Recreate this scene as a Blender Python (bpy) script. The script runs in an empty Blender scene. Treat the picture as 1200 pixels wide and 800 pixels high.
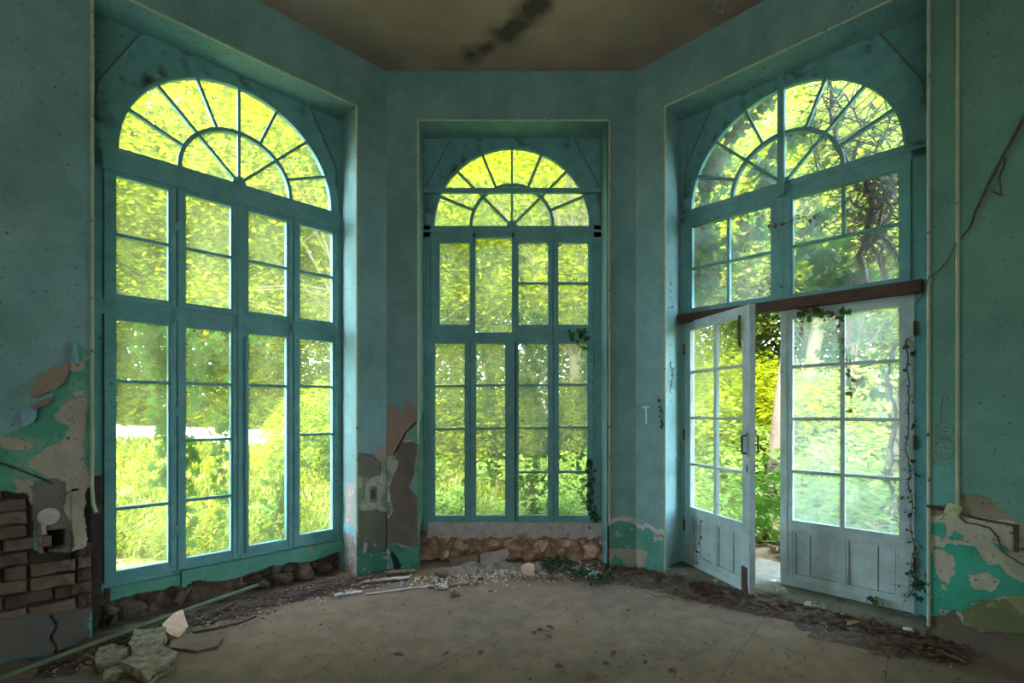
import bpy, bmesh, math, random
import numpy as np
from mathutils import Vector, Matrix
random.seed(7); RNG = np.random.default_rng(7)
SC = bpy.context.scene
COL = SC.collection
PI = math.pi; r2 = math.sqrt(.5)

# ---------------------------------------------------------------- camera, sky, sun, light, exposure
cam = bpy.data.cameras.new('camera'); cam_o = bpy.data.objects.new('camera', cam); COL.objects.link(cam_o)
cam_o.location = (0, 0, 1.5); cam_o.rotation_euler = (PI/2, 0, 0)
cam.sensor_width = 36; cam.lens = 36*580/1200; cam.shift_y = 82/1200; cam.clip_end = 300
SC.camera = cam_o
wd = bpy.data.worlds.new('world'); SC.world = wd; wd.use_nodes = True
wn = wd.node_tree; bg = wn.nodes['Background']
sky = wn.nodes.new('ShaderNodeTexSky'); sky.sky_type = 'NISHITA'; sky.sun_disc = False
sky.sun_elevation = math.radians(56); sky.sun_rotation = math.radians(200); sky.air_density = 1.0; sky.dust_density = 3.5; sky.ozone_density = 1.0
wn.links.new(sky.outputs[0], bg.inputs[0]); bg.inputs[1].default_value = 4.2
sun = bpy.data.lights.new('sun', 'SUN'); sun.energy = 1.7; sun.angle = math.radians(1.0); sun.color = (1, .96, .86)
sun_o = bpy.data.objects.new('sun', sun); COL.objects.link(sun_o)
sun_o.rotation_euler = Vector((.34, .60, -1)).to_track_quat('-Z', 'Y').to_euler(); sun_o.location = (-4, -6, 12)
ar = bpy.data.lights.new('rear_fill', 'AREA'); ar.energy = 50; ar.shape = 'RECTANGLE'; ar.size = 5; ar.size_y = 3; ar.color = (.93, 1, .97)  # unseen fill light added behind the camera to brighten the room
ar_o = bpy.data.objects.new('rear_fill', ar); COL.objects.link(ar_o)
ar_o.location = (0, -3.2, 1.9); ar_o.rotation_euler = (math.radians(93), 0, 0)
SC.view_settings.view_transform = 'Standard'; SC.view_settings.look = 'None'
SC.view_settings.exposure = 0.88; SC.view_settings.gamma = 1; SC.view_settings.use_curve_mapping = False
SC.cycles.max_bounces = 10; SC.cycles.diffuse_bounces = 6; SC.cycles.transmission_bounces = 6
SC.cycles.transparent_max_bounces = 16; SC.cycles.sample_clamp_indirect = 6

# ---------------------------------------------------------------- frames of the three bay walls
FR = {'L': ((-2.0555, 3.8355), (r2, r2), (-r2, r2), PI/4), 'C': ((.006, 4.70), (1, 0), (0, 1), 0), 'R': ((2.0365, 3.8385), (r2, -r2), (r2, r2), -PI/4)}
def UZ(w_, x, y, w=0.):
    "a point of the photograph -> (u, z) on the plane of depth w of a bay wall"
    O, e, n, _ = FR[w_]; ox = O[0]+n[0]*w; oy = O[1]+n[1]*w; k = (x-600)/580
    u = (k*oy-ox)/(e[0]-k*e[1]); return u, 1.5-(y-482)/580*(oy+u*e[1])
def WP(w_, u, w, z):
    O, e, n, _ = FR[w_]; return Vector((O[0]+u*e[0]+w*n[0], O[1]+u*e[1]+w*n[1], z))
def G(x, y, z=0.):
    d = 580*(1.5-z)/(y-482); return Vector(((x-600)/580*d, d, z))

# ---------------------------------------------------------------- numpy noise
def vn(x, y, seed=0):
    xi = np.floor(x).astype(int); yi = np.floor(y).astype(int); fx = x-xi; fy = y-yi
    fx = fx*fx*(3-2*fx); fy = fy*fy*(3-2*fy)
    def h(a, b):
        v = np.sin(a*127.1+b*311.7+seed*74.7)*43758.5453; return v-np.floor(v)
    return (h(xi, yi)*(1-fx)+h(xi+1, yi)*fx)*(1-fy)+(h(xi, yi+1)*(1-fx)+h(xi+1, yi+1)*fx)*fy
def fbm(x, y, f, seed=0, o=4):
    s = 0; a = .5; t = 0
    for i in range(o):
        s = s+a*vn(x*f, y*f, seed+i*13); t += a; a *= .5; f *= 2.03
    return s/t
def inpoly(x, y, P):
    c = np.zeros(x.shape, bool); n = len(P)
    for i in range(n):
        x1, y1 = P[i]; x2, y2 = P[(i+1) % n]
        if y1 == y2: continue
        k = ((y1 > y) != (y2 > y)) & (x < (x2-x1)*(y-y1)/(y2-y1)+x1); c ^= k
    return c

# ---------------------------------------------------------------- materials
def lin(h):
    return tuple(((c/255+.055)/1.055)**2.4 if c/255 > .04045 else c/255/12.92 for c in h)
class N:
    def __init__(s, name):
        s.m = bpy.data.materials.new(name); s.m.use_nodes = True; s.t = s.m.node_tree; s.t.nodes.clear()
        s.out = s.t.nodes.new('ShaderNodeOutputMaterial'); s.tc = s.t.nodes.new('ShaderNodeTexCoord')
    def n(s, ty, **k):
        o = s.t.nodes.new(ty)
        for a, v in k.items():
            if a[0] == '_': o.inputs[a[1:].replace('_', ' ')].default_value = v
            else: setattr(o, a, v)
        return o
    def l(s, a, b): s.t.links.new(a, b)
    def vec(s, scale=(1, 1, 1), co='Object'):
        mp = s.n('ShaderNodeMapping'); mp.inputs['Scale'].default_value = scale; s.l(s.tc.outputs[co], mp.inputs[0]); return mp.outputs[0]
    def noise(s, sc, det=5, rough=.6, stretch=(1, 1, 1), co='Object', dist=0):
        o = s.n('ShaderNodeTexNoise', _Scale=sc, _Detail=det, _Roughness=rough, _Distortion=dist); s.l(s.vec(stretch, co), o.inputs['Vector']); return o.outputs[0]
    def ramp(s, x, lo, hi):
        o = s.n('ShaderNodeMapRange'); o.inputs[1].default_value = lo; o.inputs[2].default_value = hi; o.clamp = True; s.l(x, o.inputs[0]); return o.outputs[0]
    def mix(s, f, a, b, mode='MIX'):
        o = s.n('ShaderNodeMix', data_type='RGBA', blend_type=mode)
        for sock, v in ((o.inputs[0], f), (o.inputs[6], a), (o.inputs[7], b)):
            if isinstance(v, (int, float)): sock.default_value = v
            elif isinstance(v, tuple): sock.default_value = (*v[:3], 1)
            else: s.l(v, sock)
        return o.outputs[2]
    def bump(s, h, st, d=.01):
        o = s.n('ShaderNodeBump', _Strength=st, _Distance=d); s.l(h, o.inputs['Height']); return o.outputs[0]
def surf(name, c1, c2=None, sc=6, rough=.85, spots=None, spot_sc=40, spot_lo=.66, spot_hi=.72, bsc=40, bst=.3, bd=.004, stretch=(1, 1, 1), attr=False, lo=.35, hi=.65, big=None, co='Object', spec=.3, vary=0.):
    s = N(name)
    a = c1
    if attr:
        at = s.n('ShaderNodeAttribute', attribute_name='lc'); a = at.outputs['Color']
    col = s.mix(s.ramp(s.noise(sc, stretch=stretch, co=co), lo, hi), a, c2 if not attr else s.mix(1.0, a, c2, 'MULTIPLY')) if c2 else a
    if big: col = s.mix(s.ramp(s.noise(big[1], 3, co=co), .42, .66), col, s.mix(1.0, col, big[0], 'MULTIPLY'))
    if spots: col = s.mix(s.ramp(s.noise(spot_sc, 4, .65, co=co), spot_lo, spot_hi), col, spots)
    if vary:
        oi = s.n('ShaderNodeObjectInfo'); hs = s.n('ShaderNodeHueSaturation')
        mr = s.n('ShaderNodeMapRange'); mr.inputs[3].default_value = 1-vary; mr.inputs[4].default_value = 1+vary; s.l(oi.outputs['Random'], mr.inputs[0]); s.l(mr.outputs[0], hs.inputs['Value'])
        if isinstance(col, tuple): hs.inputs['Color'].default_value = (*col, 1)
        else: s.l(col, hs.inputs['Color'])
        col = hs.outputs[0]
    b = s.n('ShaderNodeBsdfPrincipled', _Roughness=rough); b.inputs['Specular IOR Level'].default_value = spec
    if isinstance(col, tuple): b.inputs['Base Color'].default_value = (*col, 1)
    else: s.l(col, b.inputs['Base Color'])
    if bst: s.l(s.bump(s.noise(bsc, 6, .65, co=co), bst, bd), b.inputs['Normal'])
    s.l(b.outputs[0], s.out.inputs[0]); return s.m
def leafmat(name, c1, c2, trans=.55, sc=1.4, rough=.5, extra=None):
    s = N(name)
    oi = s.n('ShaderNodeNewGeometry')
    col = s.mix(s.ramp(s.noise(sc, 3), .35, .65), c1, c2)
    if extra: col = s.mix(s.ramp(s.noise(sc*3.1, 2), .58, .68), col, extra)
    hs = s.n('ShaderNodeHueSaturation'); mr = s.n('ShaderNodeMapRange'); mr.inputs[3].default_value = .65; mr.inputs[4].default_value = 1.3
    s.l(oi.outputs['Random Per Island'], mr.inputs[0]); s.l(mr.outputs[0], hs.inputs['Value']); s.l(col, hs.inputs['Color'])
    d = s.n('ShaderNodeBsdfPrincipled', _Roughness=rough); d.inputs['Specular IOR Level'].default_value = .18; s.l(hs.outputs[0], d.inputs['Base Color'])
    t = s.n('ShaderNodeBsdfTranslucent'); s.l(hs.outputs[0], t.inputs[0])
    m = s.n('ShaderNodeMixShader'); m.inputs[0].default_value = trans; s.l(d.outputs[0], m.inputs[1]); s.l(t.outputs[0], m.inputs[2])
    s.l(m.outputs[0], s.out.inputs[0]); return s.m
def glassmat(name, veil, tint=(.97, 1, .97), dust=(.8, .85, .75)):
    s = N(name)
    tr = s.n('ShaderNodeBsdfTransparent'); tr.inputs[0].default_value = (*tint, 1)
    gl = s.n('ShaderNodeBsdfGlossy', _Roughness=.06)
    lw = s.n('ShaderNodeLayerWeight', _Blend=.5); pw = s.n('ShaderNodeMath', operation='POWER'); s.l(lw.outputs['Facing'], pw.inputs[0]); pw.inputs[1].default_value = 5; fr = s.n('ShaderNodeMath', operation='MULTIPLY_ADD'); s.l(pw.outputs[0], fr.inputs[0]); fr.inputs[1].default_value = .45; fr.inputs[2].default_value = .02
    m1 = s.n('ShaderNodeMixShader'); s.l(fr.outputs[0], m1.inputs[0]); s.l(tr.outputs[0], m1.inputs[1]); s.l(gl.outputs[0], m1.inputs[2])
    du = s.n('ShaderNodeBsdfTranslucent'); du.inputs[0].default_value = (*dust, 1)
    di = s.n('ShaderNodeBsdfDiffuse'); di.inputs[0].default_value = (*dust, 1)
    m2 = s.n('ShaderNodeMixShader'); m2.inputs[0].default_value = .25; s.l(du.outputs[0], m2.inputs[1]); s.l(di.outputs[0], m2.inputs[2])
    mr = s.n('ShaderNodeMapRange'); mr.inputs[1].default_value = .3; mr.inputs[2].default_value = .75; mr.inputs[3].default_value = veil*.45; mr.inputs[4].default_value = veil*1.5
    s.l(s.noise(3.0, 6, .7, (1, 1, .5)), mr.inputs[0])
    m3 = s.n('ShaderNodeMixShader'); s.l(mr.outputs[0], m3.inputs[0]); s.l(m1.outputs[0], m3.inputs[1]); s.l(m2.outputs[0], m3.inputs[2])
    s.l(m3.outputs[0], s.out.inputs[0]); return s.m

BLUE = (.245, .41, .40); GREEN = (.095, .34, .235); PLAST = (.46, .37, .29); PINK = (.44, .31, .25); CEM = (.20, .175, .15); DARKC = (.10, .09, .075); WHITE = (.62, .58, .52); MORT = (.055, .04, .032)
M = {}
M['wall'] = surf('wall_paint', BLUE, (.80, .84, .84), sc=5, spots=(.05, .075, .065), spot_sc=48, spot_lo=.615, spot_hi=.66, bsc=55, bst=.45, bd=.003, attr=True, big=((.72, .80, .76), 1.3))
M['frame'] = surf('frame_paint', (.17, .39, .385), (.13, .31, .31), sc=9, rough=.6, spots=(.03, .035, .025), spot_sc=30, spot_lo=.655, spot_hi=.70, bsc=60, bst=.25, bd=.002)
M['groove_and_shade'] = surf('groove_and_gap_shade', (.12, .15, .13), bst=0)  # dark tone for joints and grooves, and painted gap shade on door panels
M['frame_dark'] = surf('frame_joint', (.03, .05, .045), bst=0)
M['door'] = surf('door_paint', (.46, .55, .53), (.34, .42, .39), sc=7, rough=.6, spots=(.09, .09, .06), spot_sc=26, spot_lo=.655, spot_hi=.71, bsc=50, bst=.3, bd=.002)
M['bead'] = surf('corner_bead_paint', (.50, .52, .36), (.36, .44, .33), sc=10, spots=(.08, .05, .03), spot_sc=24, spot_lo=.64, spot_hi=.68)
M['greenboard'] = surf('green_sill_paint', (.10, .30, .20), (.13, .36, .28), sc=7, spots=(.30, .25, .18), spot_sc=9, spot_lo=.64, spot_hi=.67, bst=.5, bsc=30)
M['ceil'] = surf('ceiling_plaster', (.46, .33, .265), (.38, .275, .22), sc=2.2, spots=(.09, .075, .06), spot_sc=28, spot_lo=.72, spot_hi=.78, bsc=25, bst=.3, big=((.75, .72, .68), .7))
M['floor'] = surf('floor_screed', (.205, .138, .092), (.150, .102, .068), sc=7, rough=.9, spots=(.07, .055, .045), spot_sc=34, spot_lo=.66, spot_hi=.74, bsc=70, bst=.45, bd=.004, big=((1.25, 1.2, 1.15), .8), co='Object')
M['brick'] = surf('old_brick', (.105, .062, .045), (.17, .115, .085), sc=14, spots=(.09, .07, .055), spot_sc=26, spot_lo=.60, spot_hi=.66, bsc=45, bst=.8, bd=.006, vary=.35)
M['stone'] = surf('rubble_stone', (.19, .13, .09), (.11, .08, .06), sc=10, spots=(.45, .36, .27), spot_sc=12, spot_lo=.62, spot_hi=.68, bsc=30, bst=.9, bd=.008, vary=.35)
M['pinkstone'] = surf('pink_rubble_stone', (.74, .47, .34), (.50, .31, .22), sc=9, spots=(.62, .50, .42), spot_sc=13, spot_lo=.60, spot_hi=.68, bsc=30, bst=.9, bd=.008, vary=.25)
M['pinkcore'] = surf('pink_rubble_core', (.62, .41, .29), (.34, .22, .15), sc=11, spots=(.5, .42, .36), spot_sc=16, spot_lo=.6, spot_hi=.66, bsc=22, bst=1, bd=.02)
M['rdirt'] = surf('pale_rubble_dust', (.33, .255, .20), (.20, .15, .115), sc=18, spots=(.5, .44, .38), spot_sc=34, spot_lo=.62, spot_hi=.66, bsc=45, bst=1, bd=.02)
M['slab'] = surf('grey_brown_slab', (.36, .28, .22), (.26, .20, .155), sc=14, bst=.6)
M['dark'] = surf('dark_base_and_void', (.06, .045, .035), (.09, .065, .045), sc=12, bsc=30, bst=.9, bd=.01)  # dark floor base, and the painted darkness of the void by the pillar
M['rubbleback'] = surf('rubble_core', (.20, .135, .095), (.12, .085, .06), sc=9, bsc=25, bst=1, bd=.015)
M['plaster'] = surf('broken_plaster', (.40, .31, .23), (.19, .15, .10), sc=18, spots=(.12, .13, .07), spot_sc=22, spot_lo=.56, spot_hi=.62, bsc=20, bst=1, bd=.018)
M['white'] = surf('limewashed_stone', (.55, .50, .47), (.42, .37, .34), sc=12, spots=(.16, .13, .11), spot_sc=25, spot_lo=.62, spot_hi=.68, bsc=40, bst=.6, bd=.004)
M['rust'] = surf('rusty_steel', (.11, .055, .038), (.07, .042, .03), sc=10, spots=(.05, .04, .035), spot_sc=30, spot_lo=.6, spot_hi=.7, bst=.5)
M['wood'] = surf('weathered_wood', (.23, .15, .10), (.14, .09, .06), sc=8, stretch=(1, 8, 8), bst=.4)
M['pole'] = surf('green_pole_paint', (.17, .20, .12), (.12, .15, .09), sc=12, spots=(.12, .09, .06), spot_sc=30, spot_lo=.64, spot_hi=.7)
M['thresh'] = surf('mossy_threshold', (.15, .135, .095), (.085, .085, .055), sc=9, spots=(.32, .28, .22), spot_sc=8, spot_lo=.6, spot_hi=.66, bsc=25, bst=.8, bd=.01)
M['dirt'] = surf('dirt_and_humus', (.085, .055, .04), (.14, .10, .07), sc=16, spots=(.35, .30, .25), spot_sc=38, spot_lo=.70, spot_hi=.73, bsc=45, bst=1, bd=.02)
M['metal'] = surf('blackened_iron', (.04, .04, .04), rough=.5, bst=0)
M['ivory'] = surf('ivory_plastic', (.50, .50, .30), (.40, .40, .24), sc=30, rough=.5, bst=.1)
M['paperwall'] = surf('peeled_paper_front', (.24, .45, .50), (.20, .38, .43), sc=12, rough=.7, bst=.1)
M['paperback'] = surf('peeled_paper_back', (.34, .25, .19), (.28, .20, .15), sc=12, rough=.9, bst=.2)
M['chalk'] = surf('white_paint_mark', (.75, .72, .66), bst=0)
M['pencil'] = surf('pencil_line', (.05, .09, .08), bst=0)
M['stem'] = surf('vine_bark', (.085, .05, .035), (.14, .09, .065), sc=20, bst=.5)
M['bark'] = surf('tree_bark', (.09, .07, .048), (.05, .04, .028), sc=7, stretch=(3, 3, .6), bsc=18, bst=.8, bd=.02)
M['palebark'] = surf('pale_bark', (.15, .135, .08), (.10, .09, .05), sc=5, stretch=(3, 3, .6), bsc=14, bst=.6, bd=.02)
M['gravel'] = surf('bright_clearing_gravel', (.74, .71, .64), (.60, .57, .50), sc=30, bsc=60, bst=.8)  # pale tone carries the brightness of the sunlit clearing
M['ground'] = surf('garden_soil', (.10, .10, .035), (.11, .08, .045), sc=1.2, bsc=12, bst=1, bd=.03)
M['fol1'] = leafmat('yellow_green_foliage', (.20, .235, .006), (.11, .16, .004), trans=.68)
M['fol2'] = leafmat('mid_green_foliage', (.10, .165, .010), (.17, .23, .012), trans=.6)
M['fol3'] = leafmat('pale_green_foliage', (.24, .32, .06), (.15, .22, .03), trans=.64)
M['under'] = leafmat('undergrowth_leaf', (.09, .19, .035), (.17, .28, .05), trans=.42, rough=.35)
M['grass'] = leafmat('grass_blade', (.125, .155, .010), (.075, .115, .006), trans=.4, extra=(.26, .23, .11))
M['ivy'] = leafmat('ivy_leaf', (.045, .12, .010), (.075, .17, .015), trans=.4, rough=.4)
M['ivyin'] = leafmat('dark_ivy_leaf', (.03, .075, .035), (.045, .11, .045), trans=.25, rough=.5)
M['deadleaf'] = leafmat('dead_leaf', (.17, .10, .06), (.09, .055, .036), trans=.15, rough=.8)
M['ochreleaf'] = leafmat('ochre_dead_leaf', (.34, .19, .075), (.26, .13, .055), trans=.15, rough=.8)
M['g1'] = glassmat('dusty_glass_left', .085, dust=(.72, .82, .30))
M['g2'] = glassmat('dusty_glass_middle', .17, dust=(.78, .86, .55))
M['g3'] = glassmat('dusty_glass_right', .12, dust=(.82, .90, .80))
M['g5'] = glassmat('dusty_glass_upper_right', .07, dust=(.82, .90, .80))
M['g4'] = glassmat('dusty_glass_door', .135, dust=(.82, .90, .80))
M['arch'] = surf('mouldy_arch_paint', (.17, .39, .385), (.13, .31, .31), sc=9, rough=.7, spots=(.03, .04, .03), spot_sc=3.2, spot_lo=.54, spot_hi=.70, bsc=60, bst=.25, bd=.002)

# ---------------------------------------------------------------- mesh helpers
class MB:
    def __init__(s): s.v = []; s.f = []
    def box(s, x0, x1, y0, y1, z0, z1):
        b = len(s.v); s.v += [(x, y, z) for z in (z0, z1) for y in (y0, y1) for x in (x0, x1)]
        s.f += [tuple(b+i for i in q) for q in ((0, 2, 3, 1), (4, 5, 7, 6), (0, 1, 5, 4), (2, 6, 7, 3), (0, 4, 6, 2), (1, 3, 7, 5))]; return s
    def bar(s, a, b, w, d, yref=(0, 1, 0)):
        "straight bar from a to b, w wide and d deep (d along yref)"
        a = Vector(a); b = Vector(b); t = (b-a).normalized(); y = Vector(yref); x = t.cross(y).normalized(); y = x.cross(t).normalized()
        n = len(s.v)
        for p in (a, b):
            for i, j in ((-1, -1), (1, -1), (1, 1), (-1, 1)): s.v.append(tuple(p+x*i*w/2+y*j*d/2))
        s.f += [tuple(n+i for i in q) for q in ((0, 3, 2, 1), (4, 5, 6, 7), (0, 1, 5, 4), (1, 2, 6, 5), (2, 3, 7, 6), (3, 0, 4, 7))]; return s
    def tube(s, pts, r, k=6, cap=True):
        pts = [Vector(p) for p in pts]; n0 = len(s.v); m = len(pts); rr = r if isinstance(r, (list, tuple)) else [r]*m
        ref = Vector((0, 0, 1)) if abs((pts[-1]-pts[0]).normalized().z) < .9 else Vector((1, 0, 0))
        for i, p in enumerate(pts):
            t = (pts[min(i+1, m-1)]-pts[max(i-1, 0)]).normalized(); x = t.cross(ref).normalized(); y = x.cross(t)
            for j in range(k): s.v.append(tuple(p+(x*math.cos(2*PI*j/k)+y*math.sin(2*PI*j/k))*rr[i]))
        for i in range(m-1):
            for j in range(k): a = n0+i*k+j; b = n0+i*k+(j+1) % k; s.f.append((a, a+k, b+k, b))
        if cap: s.f += [tuple(n0+j for j in range(k)), tuple(n0+(m-1)*k+j for j in reversed(range(k)))]
        return s
    def prism(s, poly, y0, y1):
        "polygon in (x,z), extruded along y"
        n = len(poly); b = len(s.v); s.v += [(x, y0, z) for x, z in poly]+[(x, y1, z) for x, z in poly]
        s.f.append(tuple(b+i for i in range(n))); s.f.append(tuple(b+n+i for i in reversed(range(n))))
        for i in range(n): j = (i+1) % n; s.f.append((b+i, b+n+i, b+n+j, b+j))
        return s
    def mesh(s, name):
        me = bpy.data.meshes.new(name); me.from_pydata(s.v, [], s.f); me.update(); return me
def link(name, me, mat=None, parent=None, loc=(0, 0, 0), rot=(0, 0, 0), smooth=False, fix=False):
    if isinstance(me, MB): me = me.mesh(name); fix = True
    if fix and len(me.polygons) < 4000:
        bm = bmesh.new(); bm.from_mesh(me); bmesh.ops.recalc_face_normals(bm, faces=bm.faces); bm.to_mesh(me); bm.free()
    if mat is not None and not me.materials: me.materials.append(mat)
    if smooth: me.polygons.foreach_set('use_smooth', [True]*len(me.polygons))
    o = bpy.data.objects.new(name, me); COL.objects.link(o); o.location = loc; o.rotation_euler = rot
    if parent: o.parent = parent
    return o
def empty(name, loc=(0, 0, 0), rz=0., parent=None):
    o = bpy.data.objects.new(name, None); o.empty_display_size = .1; COL.objects.link(o); o.location = loc; o.rotation_euler = (0, 0, rz)
    if parent: o.parent = parent
    return o
def tag(o, label=None, cat=None, group=None, kind=None):
    if label: o['label'] = label
    if cat: o['category'] = cat
    if group: o['group'] = group
    if kind: o['kind'] = kind
    return o
def wframe(w_): O, e, n, rz = FR[w_]; return dict(loc=(O[0], O[1], 0), rot=(0, 0, rz))
def npmesh(name, V, F, mat, cols=None):
    me = bpy.data.meshes.new(name); nv = len(V); nf = len(F); k = F.shape[1]
    me.vertices.add(nv); me.vertices.foreach_set('co', V.astype(np.float32).ravel())
    me.loops.add(nf*k); me.loops.foreach_set('vertex_index', F.astype(np.int32).ravel())
    me.polygons.add(nf); me.polygons.foreach_set('loop_start', np.arange(nf, dtype=np.int32)*k)
    me.update(calc_edges=True)
    if mat: me.materials.append(mat)
    if cols is not None:
        a = me.color_attributes.new('lc', 'FLOAT_COLOR', 'POINT'); a.data.foreach_set('color', np.hstack([cols, np.ones((nv, 1))]).astype(np.float32).ravel())
    return me

# ---------------------------------------------------------------- structure: bay walls
def classify_const(u, z): return np.tile(np.array(BLUE), (u.size, 1)), np.zeros(u.size)
def put(C, D, mask, col, d=None):
    C[mask] = col
    if d is not None: D[mask] = d
def warp(u, z, amp=.018, f=22, seed=3):
    return u+(fbm(u, z, f, seed)-.5)*amp*2, z+(fbm(u, z, f, seed+50)-.5)*amp*2
def polyUZ(w_, P, w=0.): return [UZ(w_, x, y, w) for x, y in P]
LP = {k: polyUZ('L', v) for k, v in dict(
    green=[(-160, 560), (-40, 530), (0, 512), (20, 504), (40, 496), (43, 479), (60, 464), (76, 440), (86, 425), (97, 427), (108, 417), (125, 417), (125, 900), (-160, 900)],
    p1=[(64, 484), (82, 468), (104, 466), (101, 498), (96, 516), (99, 540), (106, 560), (106, 645), (70, 650), (60, 560), (30, 545), (52, 526), (74, 516), (82, 500), (68, 492)],
    p2=[(-20, 508), (18, 513), (40, 520), (38, 527), (20, 527), (-20, 520)], p3=[(82, 424), (98, 424), (98, 433), (84, 435)], p4=[(86, 459), (100, 457), (98, 464), (88, 465)],
    p5=[(16, 562), (40, 560), (36, 600), (22, 584)],
    cem=[(36, 575), (45, 564), (64, 559), (76, 566), (78, 582), (74, 596), (84, 612), (88, 640), (80, 650), (45, 650), (40, 620), (38, 596)],
    brick=[(-160, 560), (-40, 566), (0, 575), (30, 580), (37, 592), (40, 610), (40, 645), (78, 650), (100, 640), (125, 640), (125, 711), (60, 716), (0, 727), (-160, 750)],
    plinth=[(-160, 749), (0, 727), (60, 716), (125, 710), (125, 900), (-160, 900)],
    teal=[(-160, 800), (0, 772), (30, 768), (56, 766), (60, 778), (125, 765), (125, 900), (-160, 900)], teal2=[(106, 716), (125, 708), (125, 760), (108, 752), (103, 733)],
    void=[(101, 578), (106, 570), (125, 570), (125, 700), (108, 702), (104, 660), (100, 615)],
    slot=[(50, 623), (76, 620), (77, 642), (51, 648)], box=[(50, 572), (70, 570), (71, 588), (51, 590)]).items()}
def cls_L_left(u, z):
    C, D = classify_const(u, z); uw, zw = warp(u, z, .012)
    I = lambda k, a=uw, b=zw: inpoly(a, b, LP[k])
    put(C, D, I('green'), GREEN, .002)
    g = I('green') & (fbm(u, z, 9, 21) > .57); put(C, D, g, (.17, .36, .27))
    for k in ('p1', 'p2', 'p3', 'p4', 'p5'): put(C, D, I(k), PLAST, .006)
    put(C, D, I('cem'), CEM, .014); put(C, D, I('box', u, z), DARKC, .03); put(C, D, I('brick'), MORT, .045)
    put(C, D, I('cem') & (zw > UZ('L', 60, 648)[1]), CEM, .014); put(C, D, I('slot', u, z), (.02, .016, .013), .16)
    pl = I('plinth'); put(C, D, pl, (.15, .13, .11), -.004); put(C, D, I('teal') & pl, (.06, .20, .21), -.007); put(C, D, I('teal2'), (.12, .36, .30), -.007)
    put(C, D, I('void'), (.03, .023, .018), .12)  # broken edge: darkness of the void painted in as near-black
    cr = pl & (np.abs(u-UZ('L', 63, 750)[0]-(.012*np.sin(z*45)))<.005); put(C, D, cr, (.02, .015, .01), .02)
    cr = I('green') & (np.abs(z-(UZ('L', 10, 546)[1]-(u-UZ('L', 10, 546)[0])*.55-.1*np.maximum(0, u+1.27)))<.006) & (u < -1.1); put(C, D, cr, (.03, .02, .015), .012)
    return C, D
LR = {k: polyUZ('L', v) for k, v in dict(
    pink=[(441, 545), (441, 523), (452, 523), (452, 505), (470, 505), (470, 545)],
    base=[(400, 535), (424, 531), (438, 533), (446, 540), (470, 536), (470, 700), (400, 700)],
    cem=[(400, 534), (424, 531), (436, 533), (447, 543), (447, 556), (434, 560), (419, 556)],
    cem2=[(428, 567), (440, 564), (448, 570), (447, 590), (438, 595), (428, 588)], mold=[(420, 602), (440, 596), (470, 606), (470, 640), (442, 646), (424, 648), (419, 630)],
    green=[(400, 596), (420, 596), (436, 600), (470, 602), (470, 640), (441, 650), (470, 642), (470, 700), (400, 700)]).items()}
def cls_L_right(u, z):
    C, D = classify_const(u, z); uw, zw = warp(u, z, .010)
    I = lambda k, a=uw, b=zw: inpoly(a, b, LR[k])
    put(C, D, I('pink', u, z), PINK, .003); put(C, D, I('base'), (.40, .38, .30), .008); put(C, D, I('base') & (fbm(u, z, 14, 8) > .56), (.24, .27, .18))
    put(C, D, I('green'), (.07, .24, .15), .004); put(C, D, I('cem'), CEM, .022); put(C, D, I('cem2'), (.42, .40, .33), .002)
    bx = UZ('L', 438, 579); q = np.maximum(np.abs(u-bx[0])/.035, np.abs(z-bx[1])/.075); put(C, D, (q < 1), (.24, .22, .17), .015); put(C, D, (q < .55), DARKC, .03)
    put(C, D, I('mold'), (.16, .145, .10), .012); put(C, D, (fbm(u, z, 18, 31) > .70) & (z < .35), (.50, .45, .38), .006)
    return C, D
CP = {k: polyUZ('C', v) for k, v in dict(
    pink=[(440, 472), (454, 473), (463, 477), (475, 487), (476, 478), (472, 466), (479, 470), (489, 482), (492, 490), (489, 493), (476, 504), (462, 533), (440, 536)],
    wh=[(489, 484), (480, 496), (462, 533), (440, 533), (440, 605), (456, 612), (455, 600), (466, 540), (470, 519), (489, 515), (500, 510), (500, 484)],
    tealp=[(489, 493), (478, 507), (480, 515), (488, 516), (500, 510), (500, 490)],
    cem=[(466, 519), (478, 518), (489, 520), (489, 528), (485, 545), (484, 560), (478, 570), (486, 580), (489, 584), (489, 640), (478, 642), (466, 636), (448, 640), (440, 640), (440, 606), (454, 608), (460, 600), (457, 585), (456, 570), (461, 556), (466, 545), (463, 535)],
    gr=[(440, 630), (456, 636), (460, 632), (470, 641), (500, 640), (500, 700), (440, 700)], blue=[(440, 648), (454, 647), (466, 660), (474, 700), (440, 700)], blk=[(454, 643), (462, 648), (470, 662), (468, 669), (462, 668), (459, 656)]).items()}
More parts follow.
